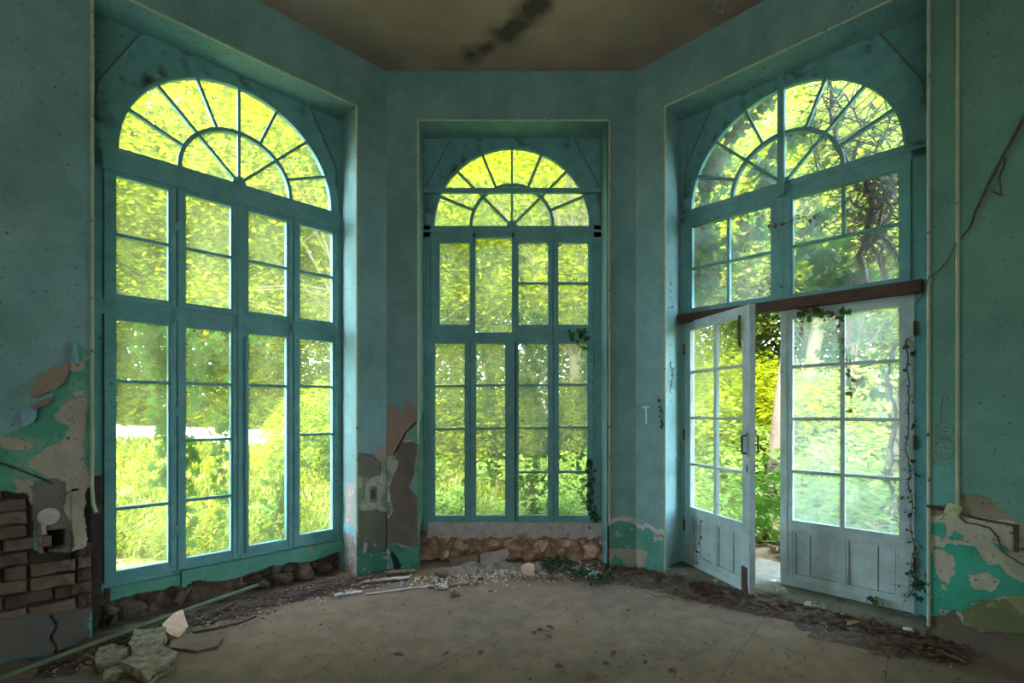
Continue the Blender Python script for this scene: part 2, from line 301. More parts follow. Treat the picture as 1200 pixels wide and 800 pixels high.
def cls_C_left(u, z):
    C, D = classify_const(u, z); uw, zw = warp(u, z, .009)
    I = lambda k, a=uw, b=zw: inpoly(a, b, CP[k])
    put(C, D, I('wh'), WHITE, .006); put(C, D, I('wh') & (fbm(u, z, 16, 5) > .58), (.30, .42, .34)); put(C, D, I('pink', *warp(u, z, .004)), PINK, .001)
    put(C, D, I('tealp'), (.22, .50, .42), .003); put(C, D, I('gr'), (.11, .36, .28), .001); put(C, D, I('cem'), (.25, .205, .18), .018)
    put(C, D, I('blue', u, z), (.17, .40, .44), -.004); put(C, D, I('blk', u, z), (.02, .06, .03), .02)
    put(C, D, (z < .2) & (fbm(u, z, 15, 77) > .68), WHITE, .004)
    L = [UZ('C', *p) for p in ((490, 492), (476, 506), (468, 520), (461, 533))]
    for (a, b), (c, d) in zip(L, L[1:]):
        t = np.clip(((u-a)*(c-a)+(z-b)*(d-b))/((c-a)**2+(d-b)**2), 0, 1); put(C, D, np.hypot(u-a-t*(c-a), z-b-t*(d-b)) < .008, (.02, .02, .015), .02)
    return C, D
def cls_corner(seed, ztop):
    def f(u, z):
        C, D = classify_const(u, z); uw, zw = warp(u, z, .02, 14, seed)
        zt = ztop+(fbm(u, z*0, 12, seed)-.5)*.12
        put(C, D, zw < zt+.035, WHITE, .004); put(C, D, (zw < zt) & (zw > zt-.05) & (fbm(u, z, 20, seed+2) > .5), PINK, .005)
        low = zw < zt-.01; put(C, D, low, (.125, .36, .275), .003); n = fbm(u, z, 9, seed+4)
        put(C, D, low & (n > .63), WHITE, .006); put(C, D, low & (n > .67), PINK, .008); n2 = fbm(u, z, 6, seed+9)
        put(C, D, low & (n2 > .60) & (z < .20), (.50, .42, .33), .008); put(C, D, (zw < .03), (.13, .10, .08), .004)
        return C, D
    return f
RP = {k: polyUZ('R', v) for k, v in dict(
    top=[(1085, 594), (1124, 594), (1124, 580), (1142, 579), (1160, 585), (1170, 594), (1178, 604), (1192, 613), (1260, 620), (1260, 900), (1085, 900)],
    brown=[(1124, 579), (1144, 579), (1160, 585), (1170, 595), (1192, 611), (1150, 607), (1120, 604), (1085, 606), (1085, 593), (1124, 594)],
    gn=[(1085, 614), (1106, 613), (1108, 632), (1118, 622), (1128, 628), (1126, 638), (1142, 640), (1150, 652), (1160, 662), (1170, 660), (1180, 674), (1200, 682), (1260, 684), (1260, 700), (1200, 697), (1170, 698), (1150, 704), (1138, 706), (1130, 720), (1118, 716), (1106, 724), (1092, 720), (1085, 700)],
    h1=[(1090, 640), (1104, 646), (1118, 652), (1120, 672), (1110, 680), (1098, 672)], h2=[(1136, 672), (1156, 670), (1172, 682), (1164, 692), (1140, 690)],
    gn2=[(1160, 633), (1184, 643), (1176, 650), (1166, 642)], cemp=[(1176, 646), (1260, 640), (1260, 686), (1200, 680), (1176, 660)],
    moss=[(1126, 716), (1150, 704), (1200, 696), (1260, 694), (1260, 745), (1150, 742), (1130, 735)], low=[(1085, 722), (1106, 722), (1118, 714), (1130, 732), (1150, 741), (1260, 744), (1260, 900), (1085, 900)]).items()}
def cls_R_right(u, z):
    C = np.tile(np.array((.155, .31, .24)), (u.size, 1)); D = np.zeros(u.size); uw, zw = warp(u, z, .012, 18)
    k = u < UZ('R', 1122, 300)[0]; C[k] = (.15, .37, .33)
    I = lambda k, a=uw, b=zw: inpoly(a, b, RP[k])
    put(C, D, I('top'), (.48, .43, .32), .006); put(C, D, I('brown'), (.27, .22, .15), .010); put(C, D, I('gn'), (.055, .36, .25), .002); put(C, D, I('h1'), (.48, .43, .32), .006)
    put(C, D, I('h2'), (.48, .43, .32), .006); put(C, D, I('gn2'), (.055, .36, .25), .002); put(C, D, I('cemp'), (.40, .36, .25), .008)
    put(C, D, I('gn') & (fbm(u, z, 13, 61) > .66), (.48, .43, .32), .006)
    put(C, D, I('moss'), (.30, .29, .13), .006); put(C, D, I('moss') & (fbm(u, z, 8, 2) > .5), (.20, .19, .09)); put(C, D, I('low'), (.17, .125, .085), .012)
    return C, D
def cls_R_plain(u, z): C, D = classify_const(u, z); C[:] = (.155, .31, .24); return C, D
class Patches:
    def __init__(s): s.V = []; s.F = []; s.C = []; s.n = 0
    def grid(s, u0, u1, z0, z1, st, cls):
        nu = max(1, round((u1-u0)/st)); nz = max(1, round((z1-z0)/st)); u, z = np.meshgrid(np.linspace(u0, u1, nu+1), np.linspace(z0, z1, nz+1)); u = u.ravel(); z = z.ravel()
        C, D = cls(u, z); s.add(np.stack([u, D, z], 1), C, nu, nz)
    def add(s, V, C, nu, nz):
        i, j = np.meshgrid(np.arange(nu), np.arange(nz)); a = (j*(nu+1)+i).ravel()+s.n
        s.F.append(np.stack([a, a+1, a+nu+2, a+nu+1], 1)); s.V.append(V); s.C.append(C); s.n += len(V)
    def quad(s, P, col=BLUE, nu=1, nz=1, fn=None):
        P = [np.array(p, float) for p in P]; a, b = np.meshgrid(np.linspace(0, 1, nu+1), np.linspace(0, 1, nz+1)); a = a.ravel()[:, None]; b = b.ravel()[:, None]
        V = (P[0]*(1-a)+P[1]*a)*(1-b)+(P[3]*(1-a)+P[2]*a)*b; C = np.tile(np.array(col), (len(V), 1))
        if fn: V, C = fn(V, C)
        s.add(V, C, nu, nz)
    def build(s, name, w_):
        me = npmesh(name, np.vstack(s.V), np.vstack(s.F), M['wall'], np.vstack(s.C)); o = link(name, me, **wframe(w_)); tag(o, kind='structure'); return o
H = 4.73; OU = .917; OZ = 4.262; TH = .52
def opening(p, jl, jr, z0):
    "jambs, soffit and outer face of an opening"
    p.quad([(-OU, 0, z0), (-OU, TH, z0), (-OU, TH, OZ), (-OU, 0, OZ)], BLUE, 30 if jl else 1, 300 if jl else 1, jl)
    p.quad([(OU, TH, z0), (OU, 0, z0), (OU, 0, OZ), (OU, TH, OZ)], BLUE, 30 if jr else 1, 300 if jr else 1, jr)
    p.quad([(-OU, 0, OZ), (-OU, TH, OZ), (OU, TH, OZ), (OU, 0, OZ)])
def outer(p, u0, u1):
    c = (.4, .36, .28)
    p.quad([(-OU, TH, 0), (u0, TH, 0), (u0, TH, H+.3), (-OU, TH, H+.3)], c); p.quad([(u1, TH, 0), (OU, TH, 0), (OU, TH, H+.3), (u1, TH, H+.3)], c); p.quad([(OU, TH, OZ), (-OU, TH, OZ), (-OU, TH, H+.3), (OU, TH, H+.3)], c)
def jambL_right(V, C):      # jamb on the right of the left window: flaked white low down
    w = V[:, 1]; z = V[:, 2]; ww, zw = warp(w+5, z, .02, 16, 9); ww -= 5
    m = (zw < .83) & (ww < .20); C[m] = (.50, .40, .34); m2 = (zw < .83) & (ww < .05); C[m2] = (.30, .44, .40); m = (zw < .36) & (ww < .22); C[m] = (.46, .36, .31)
    m = (zw < .44) & (zw > .37); C[m] = (.24, .52, .58); m = (fbm(w, z, 22, 4) > .66) & (z < .8) & (w < .2); C[m] = (.62, .58, .52); V[m, 0] += .004
    return V, C
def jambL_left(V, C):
    w = V[:, 1]; z = V[:, 2]; m = (z < 1.02+.1*(fbm(w, z, 9, 3)-.5)) & (w < .28); C[m] = (.035, .028, .022); V[m, 0] -= .10  # broken jamb low down, its darkness painted into the colour
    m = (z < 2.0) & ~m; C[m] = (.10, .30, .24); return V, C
def jambC_left(V, C):
    w = V[:, 1]; z = V[:, 2]; m = z < 1.4+.3*(fbm(w, z, 4, 3)-.5); C[m] = (.07, .26, .17); m = m & (fbm(w, z, 11, 7) > .62); C[m] = (.24, .26, .15)
    m = (z < .40) & (w > .12); C[m] = (.05, .035, .028); V[m, 0] -= .04; return V, C
def jambC_right(V, C):
    w = V[:, 1]; z = V[:, 2]; zz = z+(fbm(w, z, 14, 8)-.5)*.1; m = (zz < .40) & (w < .14); C[m] = (.30, .48, .50); m = m & (fbm(w, z, 16, 9) > .55); C[m] = (.50, .46, .40); m = (zz < .40) & (w >= .14); C[m] = (.42, .30, .25); return V, C
def jambR_right(V, C):
    C[:] = (.16, .37, .34); w = V[:, 1]; z = V[:, 2]; m = (fbm(w, z, 12, 5) > .60) & (z < 1.1) & (w > .1); C[m] = (.13, .09, .07); m = (z < .8) & (fbm(w, z, 10, 15) > .56) & (w < .1); C[m] = (.42, .40, .30); return V, C
cu = 1.2226
# left bay wall
p = Patches()
p.grid(-1.42, -OU, 0, 2.15, .0065, cls_L_left); p.quad([(-1.42, 0, 2.15), (-OU, 0, 2.15), (-OU, 0, H), (-1.42, 0, H)]); p.quad([(-3.4, 0, 0), (-1.42, 0, 0), (-1.42, 0, H), (-3.4, 0, H)])
p.quad([(-OU, 0, OZ), (OU, 0, OZ), (OU, 0, H), (-OU, 0, H)]); p.grid(OU, cu, 0, 1.45, .0065, cls_L_right); p.quad([(OU, 0, 1.45), (cu, 0, 1.45), (cu, 0, H), (OU, 0, H)])
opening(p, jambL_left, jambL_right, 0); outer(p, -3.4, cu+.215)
wall_left = p.build('wall_left', 'L')
# middle bay wall
p = Patches(); cl = -1.197; cr = 1.169
p.grid(cl, -OU+.02, 0, 1.6, .0065, cls_C_left); p.quad([(cl, 0, 1.6), (-OU+.02, 0, 1.6), (-OU+.02, 0, H), (cl, 0, H)])
p.quad([(-OU+.02, 0, OZ), (OU, 0, OZ), (OU, 0, H), (-OU+.02, 0, H)]); p.grid(OU, cr, 0, .75, .0065, cls_corner(11, .44)); p.quad([(OU, 0, .75), (cr, 0, .75), (cr, 0, H), (OU, 0, H)])
OU_ = OU; OU = .897; opening(p, jambC_left, None, 0); OU = OU_
p.F.pop(1+0) if False else None
outer(p, cl-.215, cr+.215)
wall_middle = p.build('wall_middle', 'C')
# right bay wall
p = Patches(); cu2 = 1.2184
p.grid(-cu2, -OU, 0, .75, .0065, cls_corner(5, .42)); p.quad([(-cu2, 0, .75), (-OU, 0, .75), (-OU, 0, H), (-cu2, 0, H)]); p.quad([(-OU, 0, OZ), (OU, 0, OZ), (OU, 0, H), (-OU, 0, H)])
p.grid(OU, 1.42, 0, 1.15, .0065, cls_R_right); p.grid(OU, 1.42, 1.15, H, .1, cls_R_plain); p.grid(1.42, 3.4, 0, H, .5, cls_R_plain)
opening(p, None, jambR_right, 0); outer(p, -cu2-.215, 3.4)
wall_right = p.build('wall_right', 'R')
# side and rear walls of the room
ex = 2.4; PL = WP('L', -3.4, 0, 0); PR = WP('R', 3.4, 0, 0)
for nm, a, b in (('wall_side_left', (PL.x, PL.y), (PL.x, -4)), ('wall_side_right', (PR.x, PR.y), (PR.x, -4)), ('wall_rear', (PL.x, -4), (PR.x, -4))):
    A = Vector((*a, 0)); B = Vector((*b, 0)); t = (B-A).normalized(); nrm = Vector((-t.y, t.x, 0)); mid = Vector((0, -1, 0))
    if nrm.dot((A+B)/2-mid) < 0: nrm = -nrm
    q = MB(); q.bar(A+nrm*.15+Vector((0, 0, H/2)), B+nrm*.15+Vector((0, 0, H/2)), .3, H, (0, 0, 1)); me = q.mesh(nm)
    at = me.color_attributes.new('lc', 'FLOAT_COLOR', 'POINT'); at.data.foreach_set('color', list((*BLUE, 1))*len(me.vertices)); tag(link(nm, me, M['wall'], fix=True), kind='structure')
# ceiling and roof slab
out = [(PL.x-.5, PL.y), WP('L', cu+.215, TH, 0)[:2], WP('R', -cu2-.215, TH, 0)[:2], (PR.x+.5, PR.y), (PR.x+.5, -4.3), (PL.x-.5, -4.3)]
out[0] = WP('L', -3.4, TH, 0)[:2]; out[3] = WP('R', 3.4, TH, 0)[:2]
q = MB(); n = len(out); q.v = [(x, y, H) for x, y in out]+[(x, y, H+.3) for x, y in out]; q.f = [tuple(range(n))[::-1], tuple(range(n, 2*n))]+[(i, (i+1) % n, n+(i+1) % n, n+i) for i in range(n)]
tag(link('ceiling', q, M['ceil']), kind='structure')
# floor: screed bays with open joints over a base slab
roomp = out
def clip(poly, a, b, side):
    res = []
    for i in range(len(poly)):
        p0 = poly[i]; p1 = poly[(i+1) % len(poly)]; d0 = ((b[0]-a[0])*(p0[1]-a[1])-(b[1]-a[1])*(p0[0]-a[0]))*side; d1 = ((b[0]-a[0])*(p1[1]-a[1])-(b[1]-a[1])*(p1[0]-a[0]))*side
        if d0 >= 0: res.append(p0)
        if d0*d1 < 0: t = d0/(d0-d1); res.append((p0[0]+(p1[0]-p0[0])*t, p0[1]+(p1[1]-p0[1])*t))
    return res
inner = [(x, y) for x, y in [WP('L', -3.4, .5, 0)[:2], WP('L', cu+.205, .5, 0)[:2], WP('R', -cu2-.205, .5, 0)[:2], WP('R', 3.4, .5, 0)[:2], (PR.x, -4), (PL.x, -4)]]
q = MB(); n = len(inner); q.v = [(x, y, -.12) for x, y in inner]+[(x, y, -.012) for x, y in inner]; q.f = [tuple(range(n)), tuple(range(2*n-1, n-1, -1))]+[(i, (i+1) % n, n+(i+1) % n, n+i) for i in range(n)]
floor = tag(link('floor', q, M['dark']), kind='structure')
ga = G(897, 722); dirv = Vector((.63, .776, 0)).normalized(); per = Vector((dirv.y, -dirv.x, 0)); offs = [-7.5, -5.2, -2.9, -1.35, 0, .72, 2.6, 4.5, 7.5]
for a, b in zip(offs, offs[1:]):
    pa = ga+per*(a+.0015); pb = ga+per*(b-.0015); poly = inner
    poly = clip(poly, pa[:2], (pa+dirv)[:2], -1); poly = clip(poly, pb[:2], (pb+dirv)[:2], 1)
    if len(poly) < 3: continue
    q = MB(); n = len(poly); q.v = [(x, y, -.012) for x, y in poly]+[(x, y, 0) for x, y in poly]; q.f = [tuple(range(n)), tuple(range(2*n-1, n-1, -1))]+[(i, (i+1) % n, n+(i+1) % n, n+i) for i in range(n)]
    link('floor_slab', q, M['floor'], floor)
# black soot stain and a crack in the ceiling
s = N('ceiling_soot'); 
def stain(name, pts, mat, z=H-.002):
    V = []; 
    for (x, y, rr) in pts:
        k = (482-y)/580; d = (z-1.5)/k; V.append((Vector(((x-600)/580*d, d, z)), rr))
    return V
# (the soot is paint of the ceiling itself: a mask in the ceiling's own coordinates)
cm = M['ceil']; t = cm.node_tree; pr = [x for x in t.nodes if x.type == 'BSDF_PRINCIPLED'][0]; src = pr.inputs['Base Color'].links[0].from_socket
def mth(op, a, b=None):
    o = t.nodes.new('ShaderNodeMath'); o.operation = op
    for i, v in enumerate((a, b)):
        if v is None: continue
        if isinstance(v, (int, float)): o.inputs[i].default_value = v
        else: t.links.new(v, o.inputs[i])
    return o.outputs[0]
tc = t.nodes.new('ShaderNodeTexCoord'); nz = t.nodes.new('ShaderNodeTexNoise'); nz.inputs['Scale'].default_value = 9; nz.inputs['Detail'].default_value = 6; t.links.new(tc.outputs['Object'], nz.inputs[0])
tot = None
for x, y, rr in ((552, 64, .16), (570, 57, .12), (590, 42, .20), (605, 32, .13), (622, 16, .20), (632, 4, .16)):
    d = (H-1.5)/((482-y)/580); c = ((x-600)/580*d, d, H)
    dn = t.nodes.new('ShaderNodeVectorMath'); dn.operation = 'DISTANCE'; t.links.new(tc.outputs['Object'], dn.inputs[0]); dn.inputs[1].default_value = c
    v = mth('MAXIMUM', mth('SUBTRACT', 1.0, mth('DIVIDE', dn.outputs['Value'], rr)), 0.0); tot = v if tot is None else mth('ADD', tot, v)
fac = mth('MINIMUM', mth('MULTIPLY', mth('MULTIPLY', tot, nz.outputs[0]), 1.9), .85)
mx = t.nodes.new('ShaderNodeMix'); mx.data_type = 'RGBA'; t.links.new(fac, mx.inputs[0]); t.links.new(src, mx.inputs[6]); mx.inputs[7].default_value = (.03, .024, .02, 1); t.links.new(mx.outputs[2], pr.inputs['Base Color'])

pc = G(842, 800, 0); hk = Vector(((842-600)/580*3.96, 3.96, H)); q = MB()
for a, b in (((-.04, 0, 0), (-.04, 0, -.02)), ((.04, .02, 0), (.04, .02, -.02)), ((-.04, 0, -.02), (.04, .02, -.02)), ((-.05, -.09, -.02), (.02, -.08, -.02)), ((-.04, 0, -.02), (-.05, -.09, -.02)), ((.04, .02, -.02), (.02, -.08, -.02))): q.tube([a, b], .003, 5)
tag(link('wire_bracket', q, M['bead'], None, hk), 'small bent wire bracket on the ceiling near its right edge', 'bracket')
# corner beads round the openings
bn = [0]
def bead(w_, mb, name=None):
    bn[0] += 1; o = link('trim_%d' % bn[0], mb, M['bead'], **wframe(w_)); tag(o, kind='structure'); return o
def beadv(w_, u, z0, z1, bend=0):
    q = MB(); pts = [(u, -.004, z1), (u, -.004, (z0+z1)/2), (u, -.004, z0+.15), (u+bend*.25, -.004-abs(bend)*.3, z0+.06), (u+bend, -.006-abs(bend)*.6, z0)]
    q.tube(pts, .011, 6); bead(w_, q)
beadv('L', -OU, UZ('L', 112, 600)[1], OZ, .02); beadv('L', OU, .37, OZ)
beadv('C', -.897, UZ('C', 490, 520)[1], OZ); beadv('C', OU, .42, OZ); beadv('R', -OU, .05, OZ); beadv('R', OU, .12, OZ); beadv('R', UZ('R', 1122, 300)[0], UZ('R', 1122, 592)[1], H)
for w_, a in (('L', OU), ('C', OU-.01), ('R', OU)):
    bead(w_, MB().tube([(-a, -.004, OZ), (0, -.004, OZ+.001), (a, -.004, OZ)], .010, 6))

# ---------------------------------------------------------------- windows
def pane(name, poly, w, mat, parent):
    return link(name, MB().prism(poly, w-.002, w+.002), mat, parent)
def rect(u0, u1, z0, z1): return [(u0, z0), (u1, z0), (u1, z1), (u0, z1)]
def casement(parent, ob, gb, gl, vm=(), hm=(), vparts=None, w0=.292, w1=.34, slope=0):
    "ob outer bounds, gb glass bounds (u0,u1,z0,z1)"
    q = MB(); a, b, c, d = ob; e, f, g, h = gb
    q.box(a, e, w0, w1, c, d); q.box(f, b, w0, w1, c, d); q.box(e, f, w0, w1, c, g); q.box(e, f, w0, w1, h, d)
    q.box(a+.004, e-.014, w0-.006, w0, c+.01, d-.01); q.box(f+.014, b-.004, w0-.006, w0, c+.01, d-.01)
    o = link('casement', q, M['frame'], parent)
    zs = [g]+list(hm)+[h]; us = [e]+list(vm)+[f]
    for z in hm: link('glazing_bar', MB().box(e, f, w0+.004, w1-.008, z-.011, z+.011), M['frame'], o)
    for u in vm: link('glazing_bar', MB().box(u-.011, u+.011, w0+.004, w1-.008, g if not vparts else vparts, h), M['frame'], o)
    if vparts is None:
        for z0, z1 in zip(zs, zs[1:]):
            for u0, u1 in zip(us, us[1:]): pane('pane', rect(u0, u1, z0, z1), .322, gl, o)
    else:
        pane('pane', rect(e, f, g, hm[0]), .322, gl, o)
        for u0, u1 in zip(us, us[1:]): pane('pane', rect(u0, u1, hm[0], h), .322, gl, o)
    return o
def fan(parent, off, gl, skip=()):
    zc = 3.375; R = .785; q = MB(); n = 32
    arc = [(off+R*math.cos(PI*i/n), zc+R*math.sin(PI*i/n)) for i in range(n+1)]
    ou = [(.94, zc), (.94-.05, 3.82), (.66, 4.27)]
    # arch board: a fan of quads between the arch and the cut-corner outline
    def outl(a):
        dx, dz = math.cos(a), math.sin(a); best = 9
        segs = [((.90, zc), (.86, 3.80)), ((.86, 3.80), (.62, 4.275)), ((.62, 4.275), (-.62, 4.275)), ((-.62, 4.275), (-.86, 3.80)), ((-.86, 3.80), (-.90, zc))]
        for (x1, z1), (x2, z2) in segs:
            x1 -= off*0; ex_, ez = x2-x1, z2-z1; den = dx*ez-dz*ex_
            if abs(den) < 1e-9: continue
            tt = ((x1-off)*ez-(z1-zc)*ex_)/den; ss = ((x1-off)*dz-(z1-zc)*dx)/den
            if tt > 0 and -1e-6 <= ss <= 1+1e-6: best = min(best, tt)
        return (off+dx*best, zc+dz*best)
    b0 = len(q.v)
    for w in (.300, .34):
        for i in range(n+1): q.v.append((arc[i][0], w, arc[i][1])); o_ = outl(PI*i/n); q.v.append((o_[0], w, o_[1]))
    m = 2*(n+1)
    for i in range(n):
        a = b0+2*i; q.f += [(a, a+1, a+3, a+2), (a+m, a+m+2, a+m+3, a+m+1), (a, a+2, a+m+2, a+m), (a+1, a+m+1, a+m+3, a+3)]
    link('arch_board', q, M['arch'], parent)
    for s_ in (-1, 1):
        q = MB(); q.prism([(s_*.81, 3.80), (s_*.57, 4.30), (s_*1.05, 4.30), (s_*1.05, zc), (s_*.81, zc)], .316, .35); link('corner_board', q, M['frame'], parent)
        link('board_joint', MB().bar((s_*.86, .304, 3.80), (s_*.62, .304, 4.26), .010, .014), M['groove_and_shade'], parent); link('board_joint', MB().bar((s_*.90, .304, 3.39), (s_*.86, .304, 3.80), .007, .014), M['groove_and_shade'], parent)
    q = MB(); k = 28
    def ring(q, r0, r1, w0, w1):
        b = len(q.v)
        for i in range(k+1):
            a = PI*i/k
            for r, w in ((r0, w0), (r1, w0), (r1, w1), (r0, w1)): q.v.append((off+r*math.cos(a), w, zc+r*math.sin(a)))
        for i in range(k):
            c = b+4*i
            for j in range(4): q.f.append((c+j, c+(j+1) % 4, c+4+(j+1) % 4, c+4+j))
        q.f += [(b, b+1, b+2, b+3), (b+4*k+3, b+4*k+2, b+4*k+1, b+4*k)]
    ring(q, .780, .800, .290, .335); fl = link('fanlight', q, M['frame'], parent)
    q = MB(); ring(q, .400, .428, .293, .335); link('arched_bar', q, M['frame'], fl)
    for i in range(1, 8):
        if i in skip: continue
        a = PI*i/8; d = (math.cos(a), math.sin(a)); link('glazing_bar', MB().bar((off+d[0]*.42, .312, zc+d[1]*.42), (off+d[0]*.785, .312, zc+d[1]*.785), .020, .034), M['frame'], fl)
    for i in (2, 4, 6):
        a = PI*i/8; d = (math.cos(a), math.sin(a)); link('glazing_bar', MB().bar((off+d[0]*.03, .312, zc+d[1]*.03), (off+d[0]*.405, .312, zc+d[1]*.405), .020, .034), M['frame'], fl)
    q = MB(); q.prism([(off+.05*math.cos(PI*i/8), zc+.05*math.sin(PI*i/8)) for i in range(9)], .285, .335); link('hub', q, M['frame'], fl)
    for i in range(8):
        A = [PI*(i+j/3)/8 for j in range(4)]; pane('pane', [(off+.415*math.cos(a), zc+.415*math.sin(a)) for a in A]+[(off+.79*math.cos(a), zc+.79*math.sin(a)) for a in A[::-1]], .322, gl, fl)
    for i in range(4):
        A = [PI*(i+j/4)/4 for j in range(5)]; pane('pane', [(off, zc)]+[(off+.412*math.cos(a), zc+.412*math.sin(a)) for a in A], .322, gl, fl)
def outerframe(parent, u0, u1, segs):
    q = MB()
    for s_ in segs: q.box(*s_[:2], *s_[2:4], *s_[4:])
    return link('window_frame', q, M['frame'], parent)
# window 1, left
def win(n, w_, label):
    o = empty('window_%d' % n, wframe(w_)['loc'], FR[w_][3]); tag(o, label, kind='structure'); return o
W1 = win(1, 'L', 'tall arched teal window with all its casements shut, beside the brick pillar')
off = .033
outerframe(W1, 0, 0, [(-1.06, -.835, .30, .37, .15, 3.38), (.885, 1.02, .30, .37, .29, 3.38), (-.835, .885, .305, .37, 2.185, 2.295), (-.96, .96, .300, .37, 3.205, 3.375), (-.835, .885, .31, .37, .26, .30), (-.835, .885, .296, .302, 3.205, 3.225), (-.96, .96, .293, .30, 3.335, 3.360)])
cols = [(-.762, -.455), (-.342, -.030), (.103, .410), (.525, .827)]; sp = [(-.830, -.401), (-.396, .034), (.039, .465), (.470, .880)]
lo_b = [.368, .372, .380, .400]; hmL = [(1.715, .808), (1.717, 1.277, .815), (1.72,), (1.728, 1.291)]
for i in range(4):
    casement(W1, (*sp[i], 2.29, 3.20), (*cols[i], 2.333, 3.167), M['g1'], (), (2.754,))
    casement(W1, (*sp[i], .295, 2.19), (*cols[i], lo_b[i], 2.147), M['g1'], (), sorted(hmL[i]))
link('cover_strip', MB().box(.020, .052, .278, .294, .33, 3.2), M['frame'], W1)
link('bolt_rod', MB().tube([(.082, .276, .33), (.082, .276, 1.05), (.080, .276, 1.6), (.082, .276, 2.12)], .009, 8), M['frame'], W1)
for a, b, c, d in ((-.87, -.80, .29, 3.3), (.86, .90, .29, 3.3), (-.415, -.382, .29, 3.21), (.02, .053, .29, 3.21), (.452, .483, .29, 3.21)): link('rebate', MB().box(a, b, .342, .37, c, d), M['frame'], W1)
link('bolt_case', MB().box(.068, .098, .268, .292, .93, 1.10), M['frame'], W1)
for (a, b) in ((-.40, 2.24), (.06, 2.23), (.467, 2.24), (.04, 3.39), (-.40, 2.9), (.467, .55), (-.40, .60), (-.40, 1.5), (.467, 1.5)): link('hinge', MB().box(a-.014, a+.014, .280, .296, b-.035, b+.035), M['frame'], W1)
fan(W1, off, M['g1'])
# window 2, middle
W2 = win(2, 'C', 'tall arched teal window of the middle wall, a flat bar across its fanlight')
outerframe(W2, 0, 0, [(-1.02, -.83, .30, .37, .3, 3.38), (.82, 1.02, .30, .37, .38, 3.38), (-.83, .82, .305, .37, 2.215, 2.30), (-.96, .96, .300, .37, 3.262, 3.375), (-.83, .82, .31, .37, .36, .40), (-.40, -.375, .30, .37, 2.25, 3.3), (-.008, .02, .30, .37, 2.25, 3.3), (-.96, .96, .293, .30, 3.31, 3.335)])
up = [(-.736, -.432), (-.372, -.010), (.060, .358), (.462, .763)]; us = [(-.825, -.395), (-.390, .01), (.015, .405), (.410, .815)]
for i in range(4):
    if i == 1: pane('pane', rect(-.375, -.008, 2.30, 3.265), .33, M['g2'], W2); continue
    casement(W2, (*us[i], 2.30, 3.262), (*up[i], 2.375, 3.205), M['g2'], (), () if i == 0 else (2.795,))
lo = [(-.782, -.484), (-.368, -.075), (.061, .356), (.466, .755)]; ls = [(-.828, -.428), (-.423, -.008), (-.003, .408), (.413, .815)]
hmC = [(1.756, 1.322), (1.765, 1.328), (1.765, 1.333, .886), (1.77, 1.34, .89)]
for i in range(4): casement(W2, (*ls[i], .385, 2.225), (*lo[i], .450, 2.185), M['g2'], (), sorted(hmC[i]))
link('cover_strip', MB().box(-.018, .012, .278, .294, .40, 2.22), M['frame'], W2); link('cover_strip', MB().box(.003, .030, .28, .297, 2.3, 3.26), M['frame'], W2)
link('bolt_rod', MB().tube([(.030, .28, .40), (.030, .28, 1.3), (.030, .28, 2.2)], .006, 8), M['frame_dark'], W2)
for a, b, c, d in ((-.86, -.80, .38, 3.3), (.79, .86, .38, 3.3), (-.443, -.408, .385, 2.225), (-.02, .008, .385, 2.225), (.395, .428, .385, 2.225), (-.41, -.378, 2.3, 3.26), (.398, .42, 2.3, 3.26)): link('rebate', MB().box(a, b, .342, .37, c, d), M['frame'], W2)
link('tie_bar', MB().box(-.897, .90, .245, .292, 3.692, 3.735), M['frame'], W2)
for (a, b) in ((-.426, 1.95), (-.426, .8), (.41, 1.95), (.41, .8), (.41, 1.25), (-.42, 2.26), (-.0, 2.27), (.41, 2.27), (.43, 3.33)): link('hinge', MB().box(a-.012, a+.012, .282, .296, b-.035, b+.035), M['frame'], W2)
fan(W2, -.007, M['g2'])
sq = MB()
us_ = np.linspace(-.85, .90, 36)
for i in range(35):
    zb = .232+.012*math.sin(i*1.7)+.008*math.sin(i*.6)+(.05 if 18 <= i <= 19 else 0); sq.box(us_[i], us_[i+1], .262+.006*math.sin(i*2.3), .40, zb, .384)
tag(link('window_sill', sq, M['white'], **wframe('C')), 'flaking whitewashed stone sill under the middle window', kind='structure')
# window 3, right (above the doors)
W3 = win(3, 'R', 'arched teal window above the glazed doors, thick with ivy')
outerframe(W3, 0, 0, [(-.96, -.872, .30, .37, .07, 3.38), (.800, .96, .30, .37, .07, 3.38), (-.872, .80, .305, .37, 2.40, 2.44), (-.96, .96, .300, .37, 3.275, 3.39), (-.96, .96, .292, .30, 3.335, 3.355)])
casement(W3, (-.870, -.042, 2.42, 3.275), (-.801, -.120, 2.462, 3.222), M['g5'], (-.470,), (2.830,))
casement(W3, (-.037, .798, 2.42, 3.275), (.047, .728, 2.452, 3.226), M['g5'], (.392,), (2.840,), vparts=2.84)
link('cover_strip', MB().box(-.055, -.022, .280, .293, 2.43, 3.27), M['frame'], W3)
fan(W3, -.025, M['g5'])
for a, b in ((-.90, -.845), (-.06, -.02), (.77, .82)): link('rebate', MB().box(a, b, .342, .37, 2.42, 3.3), M['frame'], W3)
link('batten', MB().box(-.058, -.008, .255, .290, 3.26, 4.285), M['frame'], W3)
link('transom_beam', MB().box(-.915, .862, .225, .31, 2.325, 2.408), M['rust'], W3)
